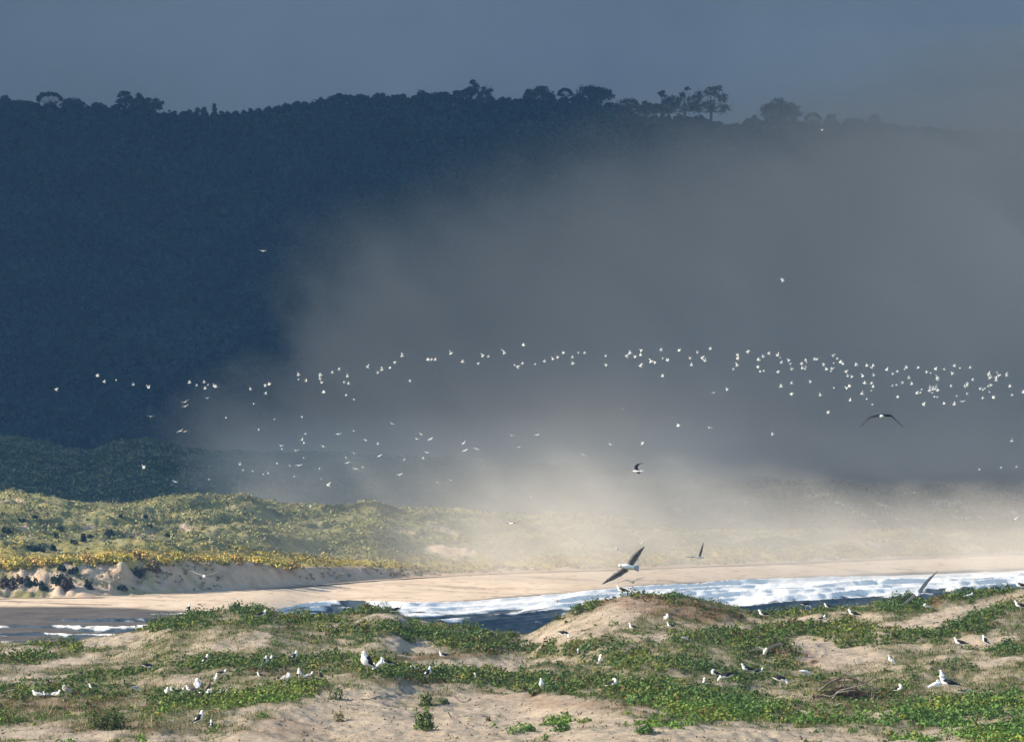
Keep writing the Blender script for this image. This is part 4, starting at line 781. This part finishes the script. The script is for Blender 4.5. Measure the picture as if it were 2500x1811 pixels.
for px, py, k, lab in [(1912, 686, 'b', 'single white bird high in the grey fog, far above the flock'), (642, 613, 'm', 'single pale gull high before the dark wooded hillside'), (2007, 318, 's', 'tiny white bird at ridge height in the mist at right'),
    (1776, 952, 'n', 'white bird just below the flock, right of centre'), (1742, 959, 'm', 'faint grey bird left of the lone white bird under the flock'), (1520, 998, 's', 'faint speck of a bird below the flock at centre'),
    (1656, 1040, 'b', 'bright white bird under the flock, left of two others'), (1731, 1044, 'm', 'small gliding bird right of the bright white one'), (1250, 1063, 'm', 'white bird with a drooping wing above the bright fog'),
    (1312, 1062, 'm', 'thin-winged bird right of the drooping-winged one'), (1267, 1092, 'm', 'slanting white bird below the drooping-winged one'), (1490, 1085, 'm', 'short level white streak of a bird left of the black one'),
    (1569, 1083, 'b', 'round white bird just above the black and white banking gull'), (1424, 1110, 'm', 'small white bird gliding left of the black and white gull'), (1887, 1061, 'b', 'lone white bird left of the soaring gull'),
    (2022, 1008, 'n', 'lone white bird upper left of the soaring gull'), (2471, 1077, 'b', 'lone white bird right of the soaring gull'), (2392, 1146, 's', 'left speck of three tiny birds over the misty slope at right'),
    (2444, 1141, 's', 'middle speck of three tiny birds over the misty slope at right'), (2482, 1140, 's', 'right speck of three tiny birds over the misty slope at right'), (1568, 1325, 'b', 'round white bird above the wingtip of the largest flying gull'),
    (1507, 1341, 'b', 'faint round white bird left of the largest flying gull'), (1795, 1268, 'n', 'white bird low over the misty right slope'), (1820, 1224, 's', 'dark-edged speck of a bird above the low white one at right'),
    (1297, 1213, 's', 'small white bird over the pale mist at centre'), (1325, 1262, 's', 'tiny bird just above the misty dune tops'), (2232, 1203, 's', 'tiny bird over the foggy slope below the soaring gull'),
    (2481, 1268, 'b', 'white bird near the right edge above the surf'), (2418, 1277, 's', 'speck of a bird left of the one near the right edge'), (802, 1185, 'b', 'white bird low before the green-brown misty dune'), (758, 1236, 'n', 'slanting white bird right above the sunlit dune top'),
    (351, 1142, 'n', 'white bird before the dark dune at left')]:
    far(px, py, k, lab, None, d=random.uniform(700, 820))

# ------------------------------------------------------------------ single plants, dead wood
def leafy(name, px, py, w_, h_, label, cat='shrub', m=260, tone=(.05, .09, .022), leaf=.045, droop=0):
    g = ground(px, py); s = g.y/F; W, Hh = w_*s/2, h_*s; t = empty(name, g); st = []
    for i in range(6):
        a = random.uniform(0, 6.28); e = np.array([math.cos(a)*W*random.uniform(.3, .9), math.sin(a)*W*.5, Hh*random.uniform(.4, .95)]); st.append(tube([(0, 0, -.05), e*.5+[0, 0, .03], e], [.012, .009, .004], 4))
    v, f = join(st); mesh_from('stem', v, f, M_wood, parent=t)
    dn = rng.normal(size=(m, 3)); dn[:, 2] = np.abs(dn[:, 2]); dn /= np.linalg.norm(dn, axis=1)[:, None]; lump = 1+.25*np.sin(dn[:, 0]*7)+.2*np.sin(dn[:, 2]*9+2)
    C = dn*np.array([W, W*.8, Hh])*(rng.uniform(.55, 1, m)*lump)[:, None]
    V, Fc = leaf_quads(C, dn+rng.normal(size=(m, 3))*.6, rng.uniform(.7, 1.3, m)*leaf, .7)
    col = np.repeat(np.array(tone)*rng.uniform(.5, 1.7, (m, 1)), 4, 0); mesh_from('foliage', V, Fc, M_leaf, {'col': col}, smooth=False, parent=t)
    return tag(t, label, cat)
leafy('shrub', 168, 1571, 58, 22, 'small rounded green shrub on the left skyline before the wet sand', m=420)
leafy('shrub', 262, 1779, 112, 48, 'dark domed shrub with olive top at bottom left', m=1400, tone=(.05, .065, .012))
leafy('shrub', 1036, 1782, 56, 56, 'bushy green plant on the bare sand slope in the lower centre', m=900, tone=(.075, .115, .02))
leafy('shrub', 1040, 1722, 40, 36, 'loose green plant just above the bushy one on the sand slope', m=380, tone=(.07, .10, .02))
leafy('shrub', 1085, 1718, 26, 12, 'small leafy sprig right of the sand slope plants', m=120)
leafy('shrub', 1410, 1500, 46, 26, 'dark rounded shrub on the left flank of the sandy peak', m=420, tone=(.05, .08, .02))
leafy('shrub', 1362, 1512, 26, 16, 'smaller dark shrub lower down the left flank of the sandy peak', m=180, tone=(.04, .075, .02))
leafy('shrub', 822, 1708, 50, 30, 'grey-green tuft on the upper sand mound left of centre', m=260, tone=(.05, .085, .03))
leafy('shrub', 828, 1762, 34, 30, 'yellowish leaning tuft on the sand mound', m=120, tone=(.13, .12, .03))
leafy('shrub', 1193, 1760, 14, 16, 'small dry sprig on the sand right of the bushy plant', m=50, tone=(.09, .08, .03))
leafy('shrub', 2210, 1480, 66, 42, 'dark dense shrub on the right crest beneath the banking grey gull', m=800, tone=(.035, .075, .025))
leafy('shrub', 2350, 1462, 50, 30, 'leafy bush on the right crest left of the wing-raising gull', m=420, tone=(.04, .085, .02))
leafy('shrub', 2458, 1442, 24, 20, 'small leafy knob on the crest right of the wing-raising gull', m=150, tone=(.05, .09, .02))
leafy('shrub', 1372, 1785, 60, 26, 'bright green patch of leaves on the bottom sand, left of the others', m=420, tone=(.06, .14, .02))
leafy('shrub', 1575, 1790, 60, 26, 'bright green leafy runner on the bottom sand', m=380, tone=(.06, .13, .02))
leafy('shrub', 1290, 1784, 40, 16, 'low bright green leaves left of the larger patch on the bottom sand', m=200, tone=(.06, .13, .02))
def tuft(px, py, w_, h_, label, n=40, tone=(.10, .13, .07), lean=.25, thick=.006):
    g = ground(px, py); s = g.y/F; m = n
    bx = rng.normal(size=m)*w_*s*.18; V, Fc, C4 = blades(np.full(m, 1250.0), np.full(m, 1.0), np.zeros(m), rng.uniform(.5, 1, m)*h_*s, rng.uniform(.6, 1.3, m)*thick*1.6, np.array(tone)*rng.uniform(.6, 1.4, (m, 1)), lean)
    V = V-np.array([0, 1, 0])+np.repeat(np.stack([bx, rng.normal(size=m)*.05, 0*bx], 1), 4, 0)
    o = mesh_from('grass_tuft', V, Fc, M_leaf, {'col': C4}, smooth=False); o.location = g; return tag(o, label, 'grass tuft', 'grass tufts on the dune')
for a in [(1661, 1462, 20, 28, 'tall pale grass tuft on the right shoulder of the sandy peak'), (1688, 1466, 14, 22, 'shorter tuft right of the tall pale one on the peak shoulder'), (1716, 1474, 18, 22, 'thin dry tuft in the middle of the peak right flank'),
          (1732, 1478, 18, 20, 'bluish tuft on the peak right flank, left of the dark spiky one'), (1757, 1485, 18, 30, 'dark spiky tuft standing out on the lower peak right flank'), (889, 1488, 8, 26, 'tall twig on the crest left of the surf'),
          (935, 1497, 24, 34, 'wispy grass by the black-backed gull on the crest'), (1430, 1470, 14, 18, 'small spiky tuft at the upper left of the sandy peak'), (952, 1498, 16, 26, 'thin wispy tuft just left of the crest gull'),
          (1063, 1516, 10, 18, 'dry tuft before the dark water right of the breaking wave'), (575, 1488, 60, 16, 'broad low tuft on the left crest against the beach')]:
    tuft(*a, n=int(18+a[2]*1.2))
for i, (px, py, h_) in enumerate([(1918, 1712, 42), (1930, 1716, 34), (1945, 1710, 36), (1990, 1700, 40), (1978, 1702, 30), (1895, 1700, 26), (2108, 1703, 30), (2128, 1712, 26), (2370, 1668, 24), (2412, 1672, 30), (1994, 1745, 20), (118, 1745, 40), (335, 1735, 36), (370, 1775, 34), (2440, 1668, 24)]):
    tuft(px, py, 16, h_, 'pale straw stalks by the pile of dead branches' if 1890 < px < 2135 else 'pale straw stalks rising from the green at right' if px > 2135 or px > 1990 else 'pale straw stalks in the brown patch at lower left', n=16, tone=(.48, .37, .22), lean=.3, thick=.007)
g = ground(2070, 1705); s = g.y/F; t = empty('dead_shrub', g)
def pt(x, y, dy): return np.array([(x-2070)*s, dy, -(y-1705)*s])
BRCH = [[(1998, 1690, 0), (2020, 1672, .1), (2045, 1660, .2), (2080, 1656, .1), (2105, 1668, 0), (2130, 1690, -.1)], [(2030, 1706, -.5), (2045, 1688, -.5), (2070, 1680, -.45), (2105, 1672, -.3)], [(2003, 1668, .1), (2035, 1662, .2), (2055, 1654, .2), (2090, 1662, .2)],
        [(2105, 1670, 0), (2125, 1662, .1), (2138, 1655, .2), (2150, 1667, .2)], [(2138, 1657, .2), (2130, 1645, .3), (2118, 1636, .3), (2110, 1631, .35)], [(2105, 1672, -.2), (2130, 1680, -.3), (2150, 1690, -.4)], [(2005, 1695, -.4), (2025, 1699, -.5), (2040, 1692, -.55)],
        [(2050, 1657, .2), (2075, 1640, .3), (2095, 1634, .3)], [(2008, 1683, -.1), (2040, 1672, -.2), (2075, 1668, -.2), (2100, 1671, -.1)], [(2040, 1692, -.5), (2065, 1686, -.55), (2085, 1685, -.5)], [(2095, 1634, .3), (2090, 1622, .4), (2085, 1612, .4)], [(2085, 1690, .1), (2110, 1690, 0), (2145, 1694, 0)],
        [(2010, 1675, .3), (2050, 1666, .4), (2100, 1664, .3), (2140, 1684, .2)], [(2000, 1700, -.2), (2040, 1682, -.1), (2080, 1676, 0), (2120, 1700, -.1)]]
for i, P in enumerate(BRCH):
    pts = catm([pt(*p) for p in P], 4); pts[:, 2] = np.maximum(pts[:, 2], .0); r0 = [.05, .04, .035, .03][i % 4] if i < 4 else .022
    v, f = tube(pts, np.linspace(r0, r0*.45, len(pts)), 6); mesh_from('branch', v, f, M_grywood if i in (1, 6, 9) else M_wood, parent=t)
m = 900; C = np.stack([rng.normal(size=m)*.62, rng.normal(size=m)*.3+.2, np.abs(rng.normal(size=m))*.30], 1); C[:, 2] *= np.clip(1-(C[:, 0]/1.5)**2, .1, 1); dn = rng.normal(size=(m, 3)); dn /= np.linalg.norm(dn, axis=1)[:, None]
V, Fc = leaf_quads(C, dn, rng.uniform(.06, .2, m), .12); mesh_from('twig_mass', V, Fc, M_leaf, {'col': np.repeat(np.array([.07, .04, .028])*rng.uniform(.4, 1.6, (m, 1)), 4, 0)}, smooth=False, parent=t)
tag(t, 'pile of dead brown branches lying in the grass at lower right', 'dead shrub')
g = ground(20, 1692); s = g.y/F; pts = catm([[(x-20)*s, 0, -(y-1692)*s] for x, y in ((-6, 1694), (10, 1689), (25, 1684), (46, 1682))], 4); v, f = tube(pts, np.linspace(.05, .02, len(pts)), 7)
o = mesh_from('driftwood', v, f, M_grywood); o.location = g; tag(o, 'bleached driftwood branch at the left edge of the dune', 'driftwood')
for lab, P in (('thin bare vine curving down the sand right of the bushy plant', [(1095, 1740), (1120, 1762), (1150, 1778), (1190, 1788), (1235, 1791)]), ('thin bare vine looping over the sand near the lower centre', [(1090, 1697), (1115, 1706), (1145, 1709), (1170, 1703)]), ('dark root lying across the sand mound left of centre', [(885, 1708), (915, 1704), (945, 1700), (985, 1692)])):
    G = [ground(*p) for p in P]; g0 = G[0]; pts = catm([list(p-g0+Vector((0, 0, .02))) for p in G], 5)
    for p in pts: p[2] = float(fg_z(PX(p[0]+g0.x, p[1]+g0.y), p[1]+g0.y))-g0.z+.012
    v, f = tube(pts, np.full(len(pts), .014), 5); o = mesh_from('vine', v, f, M_wood); o.location = g0; tag(o, lab, 'vine')
